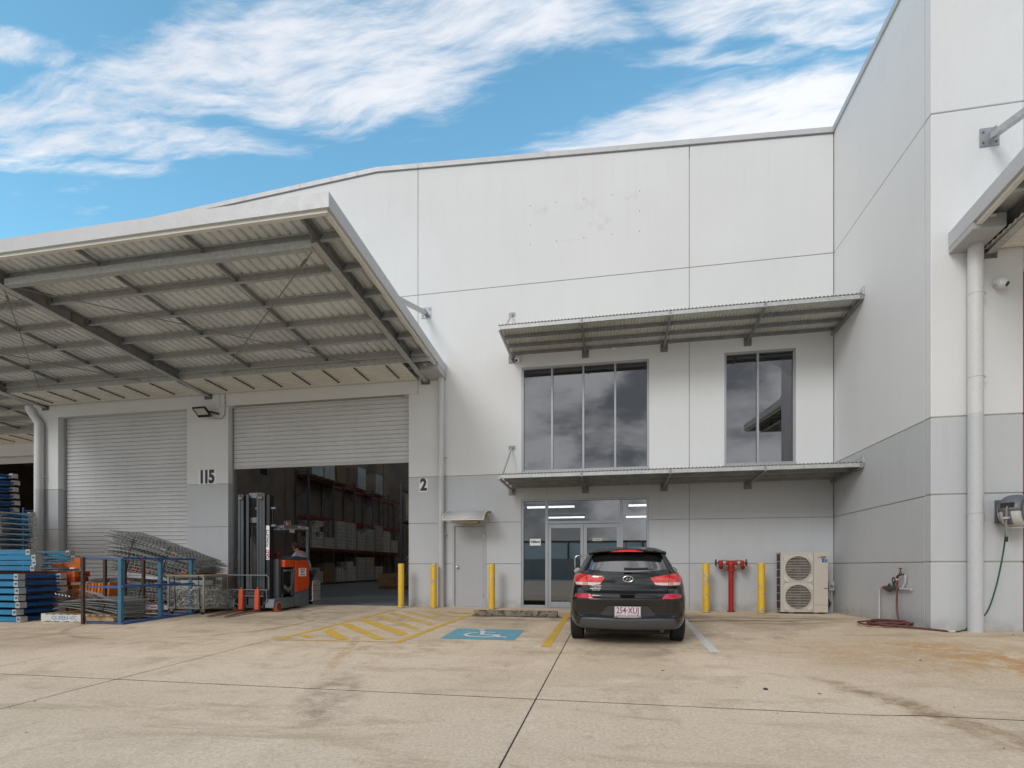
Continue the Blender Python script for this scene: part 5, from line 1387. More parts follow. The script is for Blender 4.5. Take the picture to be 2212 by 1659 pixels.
# ================================================================== REACH TRUCK
ft = thing('reach_truck', 'orange and grey reach forklift with lowered forks in front of the open roller door', 'forklift', (-13.35, -1.2, -.045), world=True)
g0 = -.045
STG = M('truck_steel_grey', (.15, .17, .19), .45, .3, var=.1); MAST = M('mast_dark_steel', (.075, .085, .095), .4, .5, var=.15); ORG = M('truck_orange_paint', (.62, .075, .012), .35, var=.05)
CHG = M('truck_charcoal_plastic', (.055, .06, .068), .5); ORF = M('worn_orange_fork', (.58, .09, .03), .5, second=(.25, .22, .20), s_lo=.6, s_hi=.66, s_scale=14)
def rail(x0, x1, y0, y1, z1, name='mast_rail', mat=MAST):
    m_ = MB(); t_ = .012
    m_.box(x0, x1, y0, y0+t_, g0+.06, z1).box(x0, x1, y1-t_, y1, g0+.06, z1).box((x0+x1)/2-t_/2, (x0+x1)/2+t_/2, y0+t_, y1-t_, g0+.06, z1)
    return m_.build(name, mat, ft)
for a, b in ((-13.83, -13.765), (-13.75, -13.68), (-13.645, -13.575), (-13.32, -13.265), (-13.25, -13.18), (-13.17, -13.105)):
    rail(a, b, -1.78+(.0 if b > -13.3 or a < -13.7 else .05), -1.60, 2.80 if a > -13.6 else 2.78, mat=MAST)
for x in (-13.755, -13.71, -13.215, -13.17): MB().cyl((x-.01, -1.79, 2.68), (x+.01, -1.79, 2.68), .045, 14).build('chain_wheel', M('roller_steel', (.5, .45, .38), .3, .8), ft)
for (z, h, a, b) in ((2.70, .13, -13.62, -13.27), (2.42, .05, -13.45, -13.27), (2.10, .13, -13.60, -13.25), (.55, .14, -13.68, -13.17), (1.55, .10, -13.60, -13.27)):
    MB().box(a, b, -1.66, -1.62, z, z+h).build('cross_member', MAST if z < 2 else STG, ft, bevel=.006)
for x in (-13.53, -13.34): MB().cyl((x, -1.66, .1), (x, -1.66, 2.05), .022, 12).build('lift_cylinder', M('cylinder_black', (.02, .02, .022), .25), ft, True)
for k, x in enumerate((-13.52, -13.49, -13.455, -13.42, -13.39)):
    zt = 1.78-.05*k
    MB().tube([(x, -1.72, .45), (x, -1.72, zt-.06), (x+.01, -1.71, zt-.015), (x+.035, -1.69, zt), (x+.055, -1.67, zt-.04), (x+.055, -1.66, zt-.5)], .011, 6).build('hydraulic_hose', M('hose_black', (.05, .05, .048), .55), ft, True)
MB().box(-13.10, -13.0, -1.74, -1.58, g0+.2, 2.76).build('mast_cover', BLACK, ft)
for z in (2.0, 2.42): MB().box(-13.06, -12.88, -1.70, -1.63, z, z+.05).build('mast_bracket', STG, ft)
MB().cyl((-12.98, -1.66, 2.05), (-12.98, -1.66, 2.40), .02, 8).build('camera_cable', BLACK, ft)
stk = MB().box(-13.095, -13.005, -1.744, -1.741, 1.20, 2.02).build('mast_sticker', PAPER, ft)
text('lettering', 'QLD', .11, (-13.05, -1.746, 1.33), M('print_crimson', (.35, .01, .03), .5), ft, rot=(rad(90), rad(-90), 0), bold=.003)
text('lettering', 'FORKLIFTS', .085, (-13.05, -1.746, 1.72), MATS['print_black'], ft, rot=(rad(90), rad(-90), 0), bold=.001)
# carriage, forks, backrest
MB().box(-13.75, -13.10, -1.84, -1.79, .36, .44).box(-13.75, -13.10, -1.84, -1.79, .04, .11).box(-13.62, -13.55, -1.84, -1.79, .11, .36).box(-13.3, -13.23, -1.84, -1.79, .11, .36).build('carriage', MAST, ft, bevel=.004)
MB().cyl((-13.78, -1.86, .33), (-13.08, -1.86, .33), .018, 10).build('carriage_rod', M('bright_rod', (.5, .5, .5), .2, .9), ft)
MB().box(-13.52, -13.33, -1.82, -1.65, .08, .34).build('tilt_block', CHG, ft, bevel=.01)
for i, (xa, tx) in enumerate(((-13.66, -13.66), (-13.23, -13.23))):
    zb = gz(xa, -1.9)+.035
    f_ = MB().prism([(-1.845, .49), (-1.90, .49), (-1.925, zb+.03), (-1.845, zb)], xa-.055, xa+.055, 'x').build('fork_shank', ORF, ft, bevel=.004)
    ze = gz(xa, -2.95)
    MB().prism([(-1.85, zb), (-2.95, ze+.022), (-2.95, ze+.030), (-1.85, zb+.042)], xa-.05, xa+.05, 'x').build('fork_blade', M('worn_fork_steel', (.14, .085, .07), .5, .4, second=(.35, .08, .04), s_lo=.55, s_hi=.6), ft, bevel=.003)
    MB().cyl((xa, -1.87, .49), (xa, -1.87, .54), .02, 10).build('fork_pin', ORF, ft)
br_ = MB()
br_.tube([(-14.05, -1.87, .50), (-14.05, -1.87, .78), (-14.0, -1.87, .83), (-12.99, -1.87, .83), (-12.93, -1.87, .78), (-12.93, -1.87, .50), (-12.97, -1.87, .48), (-14.02, -1.87, .48)], .012, 8)
br_.tube([(-13.0, -1.87, .48), (-12.98, -1.87, .20), (-13.08, -1.86, .15)], .011, 8).tube([(-14.02, -1.87, .50), (-14.0, -1.87, .2), (-13.75, -1.86, .12)], .011, 8)
for k in range(5): br_.tube([(-13.52+.03*k, -1.87, .48), (-13.52+.03*k, -1.87, .83)], .006, 5)
br_.build('load_backrest', M('backrest_grey_wire', (.20, .21, .21), .5, .3), ft, True)
# legs and wheels
for (a, b) in ((-14.02, -13.86), (-13.03, -12.80)):
    MB().prism([(-1.88, g0+.10), (-1.84, g0+.30), (-1.50, g0+.33), (-.5, g0+.33), (-.5, g0+.08), (-1.6, g0+.06)], a, b, 'x').build('base_leg', STG, ft, bevel=.008)
for (x, xw) in ((-14.03, -13.86), (-12.98, -12.775)):
    w_ = MB().lathe([(.085, xw-x-.09), (.118, xw-x-.088), (.122, xw-x-.075), (.122, xw-x-.01), (.115, xw-x), (.085, xw-x)], (x, -1.70, g0+.122), 32, axis='x').build('load_wheel', M('orange_polyurethane', (.60, .12, .03), .5, second=(.25, .18, .15), s_lo=.6, s_hi=.7), ft, True, angle=30)
    MB().lathe([(0, xw-x-.018), (.05, xw-x-.012), (.086, xw-x-.02), (.086, xw-x-.08)], (x, -1.70, g0+.122), 24, axis='x').build('wheel_hub', M('hub_grey', (.10, .11, .11), .5, .3), w_, True, angle=30)
# body
MB().box(-13.07, -12.86, -1.60, -1.50, .28, 1.22).build('front_panel', CHG, ft, bevel=.01)
MB().box(-13.95, -13.86, -1.60, -1.50, .28, 1.10).build('front_panel', ORG, ft, bevel=.01)
MB().box(-13.93, -12.80, -1.495, -1.06, .30, 1.0).build('battery_box', M('battery_black', (.008, .008, .009), .4), ft)
MB().box(-12.7995, -12.775, -1.20, -1.16, .32, .98).box(-12.7995, -12.775, -1.095, -1.065, .3, 1.0).build('battery_post', STG, ft)
MB().box(-12.7995, -12.76, -1.48, -1.07, .92, .96).build('battery_rail', STG, ft)
MB().box(-13.95, -12.755, -1.50, -1.05, 1.02, 1.195).build('hood_strip', ORG, ft, bevel=.012)
MB().prism([(-1.049, .38), (-.47, .46), (-.44, .60), (-.44, 1.10), (-.50, 1.195), (-1.049, 1.195)], -13.95, -12.75, 'x').build('rear_panel', ORG, ft, bevel=.02)
MB().prism([(-1.049, g0+.09), (-.47, g0+.10), (-.46, .455), (-1.049, .372)], -13.95, -12.752, 'x').build('rear_skirt', STG, ft, bevel=.01)
MB().prism([(-1.50, 1.2), (-1.32, 1.205), (-1.0, 1.30), (-.52, 1.28), (-.50, 1.2)], -13.93, -12.775, 'x').build('deck_top', CHG, ft, bevel=.01)
MB().box(-13.30, -12.80, -1.52, -1.48, .30, .36).box(-13.0, -12.80, -1.48, -1.1, .30, .36).build('step', MAST, ft)
for k in range(3): MB().tube([(-12.77, -1.50, .58-.03*k), (-12.74, -1.38, .50-.04*k), (-12.74, -1.25, .56-.03*k), (-12.76, -1.16, .80), (-12.77, -1.11, .98-.01*k), (-12.80, -1.07, 1.02)], .014, 8).build('battery_cable', M('cable_grey', (.13, .13, .12), .5), ft, True)
MB().box(-12.756, -12.749, -1.13, -1.11, 1.07, 1.14).build('switch_plate', BLACK, ft)
qs = MB().box(-12.7495, -12.746, -.93, -.60, .79, 1.00).build('sign_sticker', PAPER, ft)
text('lettering', 'QLD', .115, (-12.7445, -.765, .945), MATS['print_crimson'], ft, rot=(rad(90), 0, rad(90)), bold=.002, sx=.9)
text('lettering', 'FORKLIFTS', .04, (-12.7445, -.765, .875), MATS['print_crimson'], ft, rot=(rad(90), 0, rad(90)), sx=.9)
text('lettering', '1800 485 4838', .038, (-12.7445, -.765, .825), MATS['print_black'], ft, rot=(rad(90), 0, rad(90)), bold=.001, sx=.9)
for x in (-12.78, -13.9):
    MB().bar((x, -1.53, 2.0), (x, -1.03, 2.05), .05, .075).bar((x, -1.03, 2.05), (x, -.46, 2.03), .05, .075).build('guard_rail', STG, ft, bevel=.004)
    MB().box(x-.03, x+.03, -.52, -.46, 1.19, 2.06).build('guard_post', STG, ft, bevel=.004)
for k in range(7): MB().box(-13.89+k*.17, -13.85+k*.17, -1.5, -.47, 2.035, 2.05).build('guard_bar', STG, ft)
for (y, z) in ((-1.52, 1.97), (-1.04, 2.02), (-.50, 2.00)): MB().box(-13.88, -12.80, y-.02, y+.02, z, z+.06).build('guard_cross_bar', STG, ft)
MB().box(-12.754, -12.751, -.95, -.50, 2.01, 2.07).build('guard_label', M('guard_label_white', (.5, .5, .5), .5), ft)
text('lettering', 'QLD FORKLIFTS', .05, (-12.7495, -.725, 2.04), MATS['print_black'], ft, rot=(rad(90), 0, rad(90)), sx=.75)
bcn = MB().cyl((-13.05, -.95, 2.07), (-13.05, -.95, 2.16), .045, 16).build('beacon', M('beacon_orange', (.75, .16, .01), .2), ft, True)
cg = MB()
for k in range(5):
    a = k*1.2566; cg.tube([(-13.05+.085*math.cos(a), -.95+.085*math.sin(a), 2.06), (-13.05+.08*math.cos(a), -.95+.08*math.sin(a), 2.17), (-13.05+.03*math.cos(a), -.95+.03*math.sin(a), 2.205)], .006, 5)
cg.build('beacon_cage', M('cage_white', (.5, .45, .42), .5), bcn, True)
MB().box(-12.98, -12.88, -.98, -.90, 1.90, 1.985).build('work_light', M('work_light_white', (.6, .62, .5), .4), ft, bevel=.006)
MB().cyl((-13.45, -1.3, 1.26), (-13.42, -1.35, 1.42), .02, 8).build('steering_column', BLACK, ft)
MB().tube([(-13.42+.12*math.cos(a), -1.35+.10*math.sin(a), 1.42+.05*math.sin(a)) for a in [rad(k*20) for k in range(19)]], .012, 6, caps=False).build('steering_wheel', BLACK, ft, True)
MB().box(-13.20, -13.05, -1.35, -1.2, 1.22, 1.40).build('control_box', M('maroon_control_box', (.12, .02, .02), .5), ft, bevel=.02)
MB().box(-13.75, -13.3, -.85, -.6, 1.25, 1.32).build('seat_pad', BLACK, ft, bevel=.02)

# ================================================================== PERSON BEHIND THE TRUCK
def skin(name, nodes, edges, mat, parent, sub=2):
    me = bpy.data.meshes.new(name); me.from_pydata([n_[0] for n_ in nodes], edges, []); me.materials.append(mat)
    o_ = bpy.data.objects.new(name, me); COL.objects.link(o_); o_.parent = parent
    md = o_.modifiers.new('skin', 'SKIN'); 
    sv = me.skin_vertices[0].data if me.skin_vertices else None
    if sv is None:
        bm_ = __import__('bmesh').new(); bm_.from_mesh(me); bm_.verts.layers.skin.verify(); bm_.to_mesh(me); bm_.free(); sv = me.skin_vertices[0].data
    for i, n_ in enumerate(nodes): sv[i].radius = (n_[1], n_[2] if len(n_) > 2 else n_[1])
    sv[0].use_root = True
    md.use_smooth_shade = True
    s2 = o_.modifiers.new('sub', 'SUBSURF'); s2.levels = sub; s2.render_levels = sub
    bpy.context.view_layer.update()
    nm = bpy.data.meshes.new_from_object(o_.evaluated_get(bpy.context.evaluated_depsgraph_get())); o_.modifiers.clear(); o_.data = nm; nm.name = name
    return o_
SHIRT = M('pale_blue_shirt', (.30, .34, .48), .8); TROU = M('navy_trousers', (.03, .035, .05), .85); SKN = M('skin_tone', (.38, .21, .15), .55); HAIR = M('brown_hair', (.05, .018, .012), .7)
ps = thing('person', 'person in a pale blue shirt bending forward behind the orange forklift', 'person', (-13.21, .22, 0.0))
# body in one continuous surface: pelvis, legs, trunk, arms, neck, head (local x towards the left = facing)
N = [((0, 0, .93), .15, .12), ((-.06, 0, 1.10), .14, .11), ((-.15, 0, 1.28), .165, .12), ((-.24, 0, 1.40), .14, .10), ((-.31, 0, 1.46), .055), ((-.37, 0, 1.535), .085, .09), ((-.40, 0, 1.61), .08, .08),
     ((.0, .10, .86), .095), ((-.03, .11, .48), .06), ((.0, .11, .08), .042), ((-.13, .12, .035), .035),
     ((.0, -.10, .86), .095), ((-.03, -.11, .48), .06), ((.0, -.11, .08), .042), ((-.13, -.12, .035), .035),
     ((-.23, .19, 1.38), .06), ((-.38, .23, 1.18), .045), ((-.60, .17, 1.22), .034), ((-.68, .15, 1.23), .028),
     ((-.23, -.19, 1.38), .06), ((-.40, -.23, 1.17), .045), ((-.60, -.17, 1.20), .034), ((-.68, -.15, 1.21), .028)]
Ed = [(0, 1), (1, 2), (2, 3), (3, 4), (4, 5), (5, 6), (0, 7), (7, 8), (8, 9), (9, 10), (0, 11), (11, 12), (12, 13), (13, 14), (3, 15), (15, 16), (16, 17), (17, 18), (3, 19), (19, 20), (20, 21), (21, 22)]
body_p = skin('body', N, Ed, SKN, ps)
Ns = [(p[0], *[r+.014 for r in p[1:]]) for p in N]
shirt_idx = [0, 1, 2, 3, 15, 16, 19, 20]; mp = {k: i for i, k in enumerate(shirt_idx)}
skin('shirt', [Ns[k] for k in shirt_idx], [(mp[a], mp[b]) for a, b in Ed if a in mp and b in mp], SHIRT, ps)
tr_idx = [0, 7, 8, 9, 11, 12, 13]; mp = {k: i for i, k in enumerate(tr_idx)}
skin('trousers', [((0, 0, .94), .165, .135)]+[Ns[k] for k in tr_idx[1:]], [(mp[a], mp[b]) for a, b in Ed if a in mp and b in mp], TROU, ps)
hr = MB().lathe([(0, .105), (.06, .095), (.095, .05), (.102, 0), (.092, -.05), (.08, -.07)], (0, 0, 0), 18).build('hair', HAIR, ps, True); hr.location = (-.375, 0, 1.60); hr.rotation_euler = (0, rad(-18), 0)
MB().lathe([(0, -.02), (.014, -.01), (.016, .012), (0, .02)], (-.475, 0, 1.565), 8, axis='x').build('nose', SKN, ps, True)
for s in (-1, 1):
    MB().lathe([(0, -.012), (.02, -.006), (.022, .006), (0, .012)], (-.375, s*.092, 1.565), 10, axis='y').build('ear', SKN, ps, True)
    MB().lathe([(0, -.006), (.009, 0), (0, .006)], (-.462, s*.032, 1.595), 8, axis='x').build('eye', DARKM, ps, True)
    for k in range(4): MB().tube([(-.70, s*(.14+.018*k), 1.22), (-.75, s*(.138+.02*k), 1.215), (-.785-.005*(k % 2), s*(.138+.02*k), 1.195)], .0085, 6).build('finger', SKN, ps, True)
    MB().tube([(-.68, s*.13, 1.22), (-.72, s*.105, 1.215), (-.745, s*.095, 1.20)], .009, 6).build('thumb', SKN, ps, True)
    MB().box(-.20, .06, s*.11-.045, s*.11+.045, 0, .075).build('shoe', BLACK, ps, bevel=.02)
MB().box(-.472, -.462, -.022, .022, 1.535, 1.541).build('mouth', M('lip_red', (.3, .1, .08), .6), ps)

# ================================================================== INSIDE THE WAREHOUSE
RB = M('dark_red_beam', (.26, .012, .015), .45); UPR = M('rack_upright_grey', (.16, .17, .19), .5, .3); UPB = M('rack_upright_blue', (.02, .12, .33), .45)
def rack(label, x0, x1, ys, levels, h, upm=UPR, bm_=RB, group=None):
    t = thing('pallet_rack', label, 'rack', ((x0+x1)/2, (ys[0]+ys[-1])/2, 0), group=group, world=True)
    for y in ys:
        for x in (x0, x1): MB().box(x-.045, x+.045, y-.04, y+.04, .0, h).build('upright', upm, t)
        z = .3; k = 0
        while z+.75 < h:
            a, b = (x0, x1) if k % 2 == 0 else (x1, x0)
            MB().bar((a, y, z), (b, y, z+.75), .03, .03).build('brace', upm, t); z += .75; k += 1
        MB().bar((x0, y, h-.15), (x1, y, h-.15), .03, .03).build('brace', upm, t)
    for i in range(len(ys)-1):
        for z in levels:
            for x in (x0, x1): MB().box(x-.025, x+.025, ys[i]+.05, ys[i+1]-.05, z-.11, z).build('beam', bm_, t)
            if z < 2.5: MB().box(x0+.03, x1-.03, ys[i]+.05, ys[i+1]-.05, z-.02, z-.005).build('deck', M('dark_deck', (.06, .04, .035), .8), t)
    return t
YS = [13.1+2.62*k for k in range(6)]
rack('long dark pallet rack with red beams along the party wall, seen through the open door', -22.0+.05, -21.2, YS, [1.95, 3.85, 5.95], 6.35)
rack('nearer rack bay with red beams at the right edge of the open door', -15.55, -14.6, [12.4, 15.0], [3.35, 5.0], 5.3)
WOOD = M('pallet_wood', (.20, .125, .06), .85, var=.25, vs=6); WOODL = M('pale_pallet_wood', (.40, .28, .15), .85, var=.25, vs=6)
CTW = M('white_carton', (.56, .48, .40), .7, var=.12, vs=2); CTG = M('grey_wrapped_carton', (.48, .41, .34), .45, var=.12, vs=2); CTB = M('brown_carton', (.27, .155, .07), .8, var=.1, vs=2)
DOT = M('carton_print_dark', (.06, .05, .05), .8); GRN = M('carton_print_green', (.02, .28, .06), .7)
def pallet_mesh(mat, L=1.16, W=1.16):
    m_ = MB()
    for k in range(7): m_.box(-L/2+k*(L-.1)/6, -L/2+.1+k*(L-.1)/6, -W/2, W/2, .105, .125)
    for y in (-W/2, -.045, W/2-.09): m_.box(-L/2, L/2, y, y+.09, .02, .104)
    for k in (0, 3, 6): m_.box(-L/2+k*(L-.1)/6, -L/2+.1+k*(L-.1)/6, -W/2, W/2, .0, .019)
    return m_.mesh('pallet', mat)
PM = pallet_mesh(WOOD); PML = pallet_mesh(WOODL)
def carton_mesh(sx, sy, sz, mat, dot, green=False):
    m_ = MB().box(-sx/2, sx/2, -sy/2, sy/2, 0, sz)
    m_.box(sx/2, sx/2+.002, -.035, .035, sz*.45, sz*.45+.07, 1).box(-.035, .035, -sy/2-.002, -sy/2, sz*.45, sz*.45+.07, 1)
    return m_.mesh('carton', [mat, dot])
CM = {}
def load(label, x, y, z, rows, mat, kind='w', nx=3, ny=3, drop=0, pallet=PM, wrap=False, group='loaded pallets inside the warehouse'):
    t = thing('pallet_load', label, 'pallet of cartons', (x, y, z), group=group)
    link('pallet', pallet, t)
    sx, sy = 1.12/nx, 1.12/ny
    sz = {'w': .21, 's': .30, 'b': .55, 'g': .45}[kind]
    key = (nx, ny, kind, mat.name)
    if key not in CM: CM[key] = (carton_mesh(sx-.008, sy-.008, sz-.006, mat, DOT if kind in 'ws' else mat), carton_mesh(sx-.008, sy-.008, sz-.006, mat, GRN))
    rr = random.Random(int(x*97+y*31+z*7))
    for k in range(rows):
        for i in range(nx):
            for j in range(ny):
                if i < nx-1 and j > 0 and k < rows-1: continue       # hidden core of the stack
                if drop and k >= rows-drop and (i+j*2+k) % 3 == 0: continue
                me_ = CM[key][1] if (kind != 'b' and k == 1 and rr.random() < .3) else CM[key][0]
                link('carton', me_, t, (-.56+sx*(i+.5)+rr.uniform(-.006, .006), -.56+sy*(j+.5)+rr.uniform(-.006, .006), .127+k*sz), (0, 0, rr.uniform(-.02, .02)))
    if wrap:
        H = rows*sz+.02
        MB().box(-.575, .575, -.575, .575, .12, .127+H).build('stretch_film', FILM, t)
    return t
FILM = bpy.data.materials.new('stretch_film'); FILM.use_nodes = True; t = FILM.node_tree; t.nodes.clear()
_tr = nd(t, 'ShaderNodeBsdfTransparent'); _gl = nd(t, 'ShaderNodeBsdfGlossy'); _gl.inputs['Roughness'].default_value = .18; _gl.inputs[0].default_value = (.8, .8, .8, 1)
_bn = nd(t, 'ShaderNodeBump'); _bn.inputs['Strength'].default_value = .8; _bn.inputs['Distance'].default_value = .05
t.links.new(noise(t, mapping(t, nd(t, 'ShaderNodeNewGeometry').outputs['Position'], (3, 3, 1.2), (.4, .3, 0)), 2.5, 3, .6, 1.5), _bn.inputs['Height']); t.links.new(_bn.outputs[0], _gl.inputs['Normal'])
_mx = nd(t, 'ShaderNodeMixShader'); _mx.inputs[0].default_value = .13; t.links.new(_tr.outputs[0], _mx.inputs[1]); t.links.new(_gl.outputs[0], _mx.inputs[2])
_o = nd(t, 'ShaderNodeOutputMaterial'); t.links.new(_mx.outputs[0], _o.inputs[0])
RX = -21.6
def by(b, s): return YS[b]+.68+1.26*s
PLACE = [ # (bay, slot, level z, rows, mat, kind, nx, ny, drop, wrap, label)
 (0, 0, 5.96, 3, CTG, 'g', 2, 2, 0, 1, 'grey shrink wrapped load on the top beams, nearest the camera'),
 (0, 1, 5.96, 3, CTG, 'g', 2, 2, 0, 1, 'grey shrink wrapped load on the top beams, second from the near end'),
 (1, 0, 5.96, 3, CTB, 'b', 2, 2, 0, 0, 'brown carton load high on the top beams'),
 (2, 0, 5.96, 3, CTG, 'g', 2, 1, 0, 1, 'pale wrapped load on the top beams right of the brown cartons'),
 (3, 0, 5.96, 3, CTG, 'g', 1, 1, 0, 1, 'glossy wrapped load at the far end of the top beams'),
 (0, 0, 1.96, 5, CTW, 's', 3, 3, 3, 0, 'stepped stack of white cartons on the low shelf, nearest the camera'),
 (0, 1, 1.96, 3, CTW, 'w', 3, 3, 0, 0, 'low layer of white cartons with green marks on the low shelf'),
 (1, 0, 1.96, 8, CTW, 'w', 3, 3, 0, 0, 'tall square stack of white cartons on the low shelf'),
 (1, 1, 1.96, 8, CTW, 'w', 3, 3, 0, 1, 'tall wrapped stack with glossy film on the low shelf'),
 (2, 0, 1.96, 6, CTW, 'w', 3, 3, 1, 1, 'medium wrapped stack of cartons on the low shelf, middle bay'),
 (2, 1, 1.96, 7, CTW, 'w', 3, 3, 0, 1, 'wrapped stack beside the middle upright on the low shelf'),
 (3, 0, 1.96, 6, CTG, 's', 3, 3, 0, 1, 'grey wrapped stack on the low shelf past the middle'),
 (3, 1, 1.96, 5, CTW, 's', 3, 3, 0, 0, 'white carton stack on the low shelf near the far end'),
 (4, 0, 1.96, 3, CTW, 's', 3, 3, 0, 0, 'short carton stack at the far end of the low shelf'),
 (0, 0, .02, 4, CTW, 'w', 3, 3, 1, 0, 'low block of white cartons on the floor under the near bay'),
 (0, 1, .02, 2, CTB, 'b', 2, 2, 0, 0, 'two brown cartons high on the floor behind the white ones'),
 (1, 0, .02, 4, CTW, 'w', 3, 3, 1, 0, 'block of white cartons with green mark on the floor, second bay'),
 (1, 1, .02, 4, CTW, 's', 3, 3, 1, 0, 'stepped white cartons on the floor, second bay right side'),
 (2, 0, .02, 5, CTW, 's', 3, 3, 0, 1, 'wrapped block of pale cartons on the floor, third bay'),
 (2, 1, .02, 5, CTW, 's', 3, 3, 0, 1, 'wrapped floor block nearest the third upright'),
 (3, 0, .02, 3, CTW, 's', 3, 3, 0, 0, 'small block of cartons on the floor beside the kraft box')]
for (b, s, z, rows, mt, kd, nx, ny, dr, wr, lab) in PLACE:
    load(lab, RX, by(b, s), z, rows, mt, kd, nx, ny, dr, wrap=bool(wr))
load('white cartons on the near right rack, lower beams', -15.07, 13.7, 3.37, 3, CTG, 'g', 2, 2, 0, wrap=True)
# kraft box with print on its pallet, and the slatted stack behind it
kb = thing('kraft_box', 'long brown printed cardboard box on a pallet near the right door jamb', 'box', (-14.98, 10.45, 0), rotz=.16)
for dx in (-.35, .35): link('pallet', PM, kb, (dx, 0, 0), scale=(.62, .8, 1))
MB().box(-.76, .76, -.46, .46, .13, .70).build('carton', M('kraft_board', (.34, .215, .115), .8, var=.06), kb, bevel=.006)
MB().box(-.345, -.335, -.463, -.46, .13, .70).build('tape', M('kraft_tape', (.42, .28, .14), .5), kb)
text('lettering', 'castano', .15, (-.02, -.462, .46), DOT, kb, sx=1.05)
MB().lathe([(0, -.002), (.055, 0)], (.33, -.461, .545), 14, axis='y').build('print_tree', DOT, kb); MB().box(.31, .35, -.464, -.461, .38, .52).build('print_trunk', DOT, kb)
for k in range(2): MB().box(.0+.16*k, .12+.16*k, -.464, -.461, .31, .335).build('print_bar', DOT, kb)
ss = thing('board_stack', 'stack of white banded flat packs under a grey sheet behind the kraft box', 'stack', (-14.35, 12.0, 0), world=True)
for k in range(10): MB().box(-14.95, -13.8, 11.6, 12.6, .15+.125*k, .15+.125*k+.105).build('flat_pack', CTB if k % 2 else CTG, ss)
for k in range(10): MB().box(-14.95, -14.68, 11.592, 11.598, .19+.125*k, .235+.125*k).build('edge_label', M('edge_white', (.6, .6, .6), .7), ss)
MB().prism([(-15.0, 1.40), (-14.75, 1.68), (-13.8, 1.68), (-13.7, 1.40)], 11.5, 12.7).build('cover_sheet', CTG, ss)
ws2 = thing('sheet_stack', 'tall stack of thin white sheets just inside the door behind the mast', 'stack', (-16.15, 1.9, 0), world=True)
for k in range(26): MB().box(-16.55, -15.75, 1.5, 2.3, .10+.055*k, .10+.055*k+.045).build('sheet', M('white_sheet', (.55, .55, .52), .6, var=.1), ws2)
MB().box(-16.55, -15.75, 1.5, 2.3, 0, .09).build('pallet', WOOD, ws2)
wb = thing('carton_stack', 'narrow white carton column on the floor right behind the forklift', 'stack', (-13.74, 1.2, 0), world=True)
for k in range(4): MB().box(-13.95, -13.53, 1.0, 1.4, .03+.15*k, .03+.15*k+.14).build('carton', CTW, wb)

# ================================================================== YARD CLUTTER ON THE LEFT
BLU = M('rack_blue_paint', (.005, .19, .36), .42, var=.12, vs=5); BLUD = M('deep_blue_paint', (.012, .075, .24), .45, var=.15, vs=5); FPL = M('galvanised_footplate', (.42, .42, .40), .45, .4, var=.15, vs=12)
def frame_parts(L=3.2, D=.86, brace=BLUD, dense=False):
    """pallet rack upright frame lying flat; its foot ends at local x = 0, posts run towards -x"""
    up = MB()
    up.box(-L, 0, -.045, -.042, 0, .095).box(-L, 0, -.042, .045, 0, .003).box(-L, 0, -.042, .045, .092, .095)
    hole = MB()
    x = -.10
    while x > -1.6:
        for z in (.028, .066): hole.box(x-.010, x+.010, -.0465, -.0451, z-.008, z+.008)
        x -= .075
    fp = MB().box(.0, .006, -.07, .07, -.01, .11).box(-.11, 0, -.062, -.0475, -.012, .030).box(-.11, 0, -.062, -.0475, .070, .108).box(-.11, -.085, -.062, -.0475, .030, .070).box(-.02, 0, -.062, -.0475, .030, .070)
    br = MB(); x = -.15; k = 0
    br.bar((-.08, 0, .045), (-.08, D, .045), .045, .03)
    while x > -L+.6:
        a, b = (0, D) if k % 2 == 0 else (D, 0); br.bar((x, a, .047), (x-.62, b, .047), .05, .085 if dense else .045)
        if dense: br.bar((x-.05, 0, .047), (x-.05, D, .047), .05, .08)
        x -= .62; k += 1
    return up.mesh('upright', BLU), hole.mesh('slot_row', BLUD), fp.mesh('footplate', FPL), br.mesh('brace', brace)
UP, HO, FP, BRM = frame_parts(dense=True); UP2, HO2, FP2, BRM2 = frame_parts(brace=GALV)
def frames(label, x, y, z, n, pitch, sets=(UP, HO, FP, BRM), jit=.06, D=.86, group='stacked blue rack frames', rotz=0, seed=1):
    t = thing('frame_stack', label, 'rack frames', (x, y, z), rotz=rotz, group=group)
    rr = random.Random(seed)
    for k in range(n):
        dx = rr.uniform(-jit, jit); dy = rr.uniform(-.02, .02)
        for yy, fl2 in ((0, 1), (D, 1)):
            u_ = link('upright', sets[0], t, (dx, dy+yy, k*pitch)); tag(link('slot_row', sets[1], u_), kind='stuff'); link('footplate', sets[2], u_)
        link('brace', sets[3], t, (dx, dy, k*pitch))
    return t
def gy(x, y): return gz(x, y)
frames('lowest stack of blue perforated rack frames at the left edge, lying on the ground', -16.93, -4.28, gz(-16.9, -4.3)+.015, 7, .147, seed=2, jit=.03)
frames('stack of blue rack frames with pale braces lying on the orange beams', -17.30, -3.72, .95, 4, .118, (UP2, HO2, FP2, BRM2), jit=.09, seed=5)
frames('high stack of blue rack frames with many pale braces, beyond the lower stacks', -19.95, -2.6, 1.42, 8, .135, (UP2, HO2, FP2, BRM2), jit=.05, seed=8)
frames('topmost stack of blue rack frames at the left edge with footplates in a column', -20.55, -2.6, 2.50, 6, .18, jit=.04, seed=11)
tb = thing('support_crates', 'dark blue crates under the high stacks of blue frames', 'crates', (-20.5, -2.0, 0), world=True)
for (x, y) in ((-20.6, -2.5), ):
    MB().box(x-.3, x+.1, y, y+.25, gz(x, y)-.01, 1.40).build('bearer', BLUD, tb)
OB = M('orange_beam_paint', (.50, .12, .015), .45, var=.12, vs=5); OBD = M('dark_orange_beam_paint', (.34, .045, .012), .45, var=.12); OBY = M('amber_beam_paint', (.68, .25, .015), .45, var=.1)
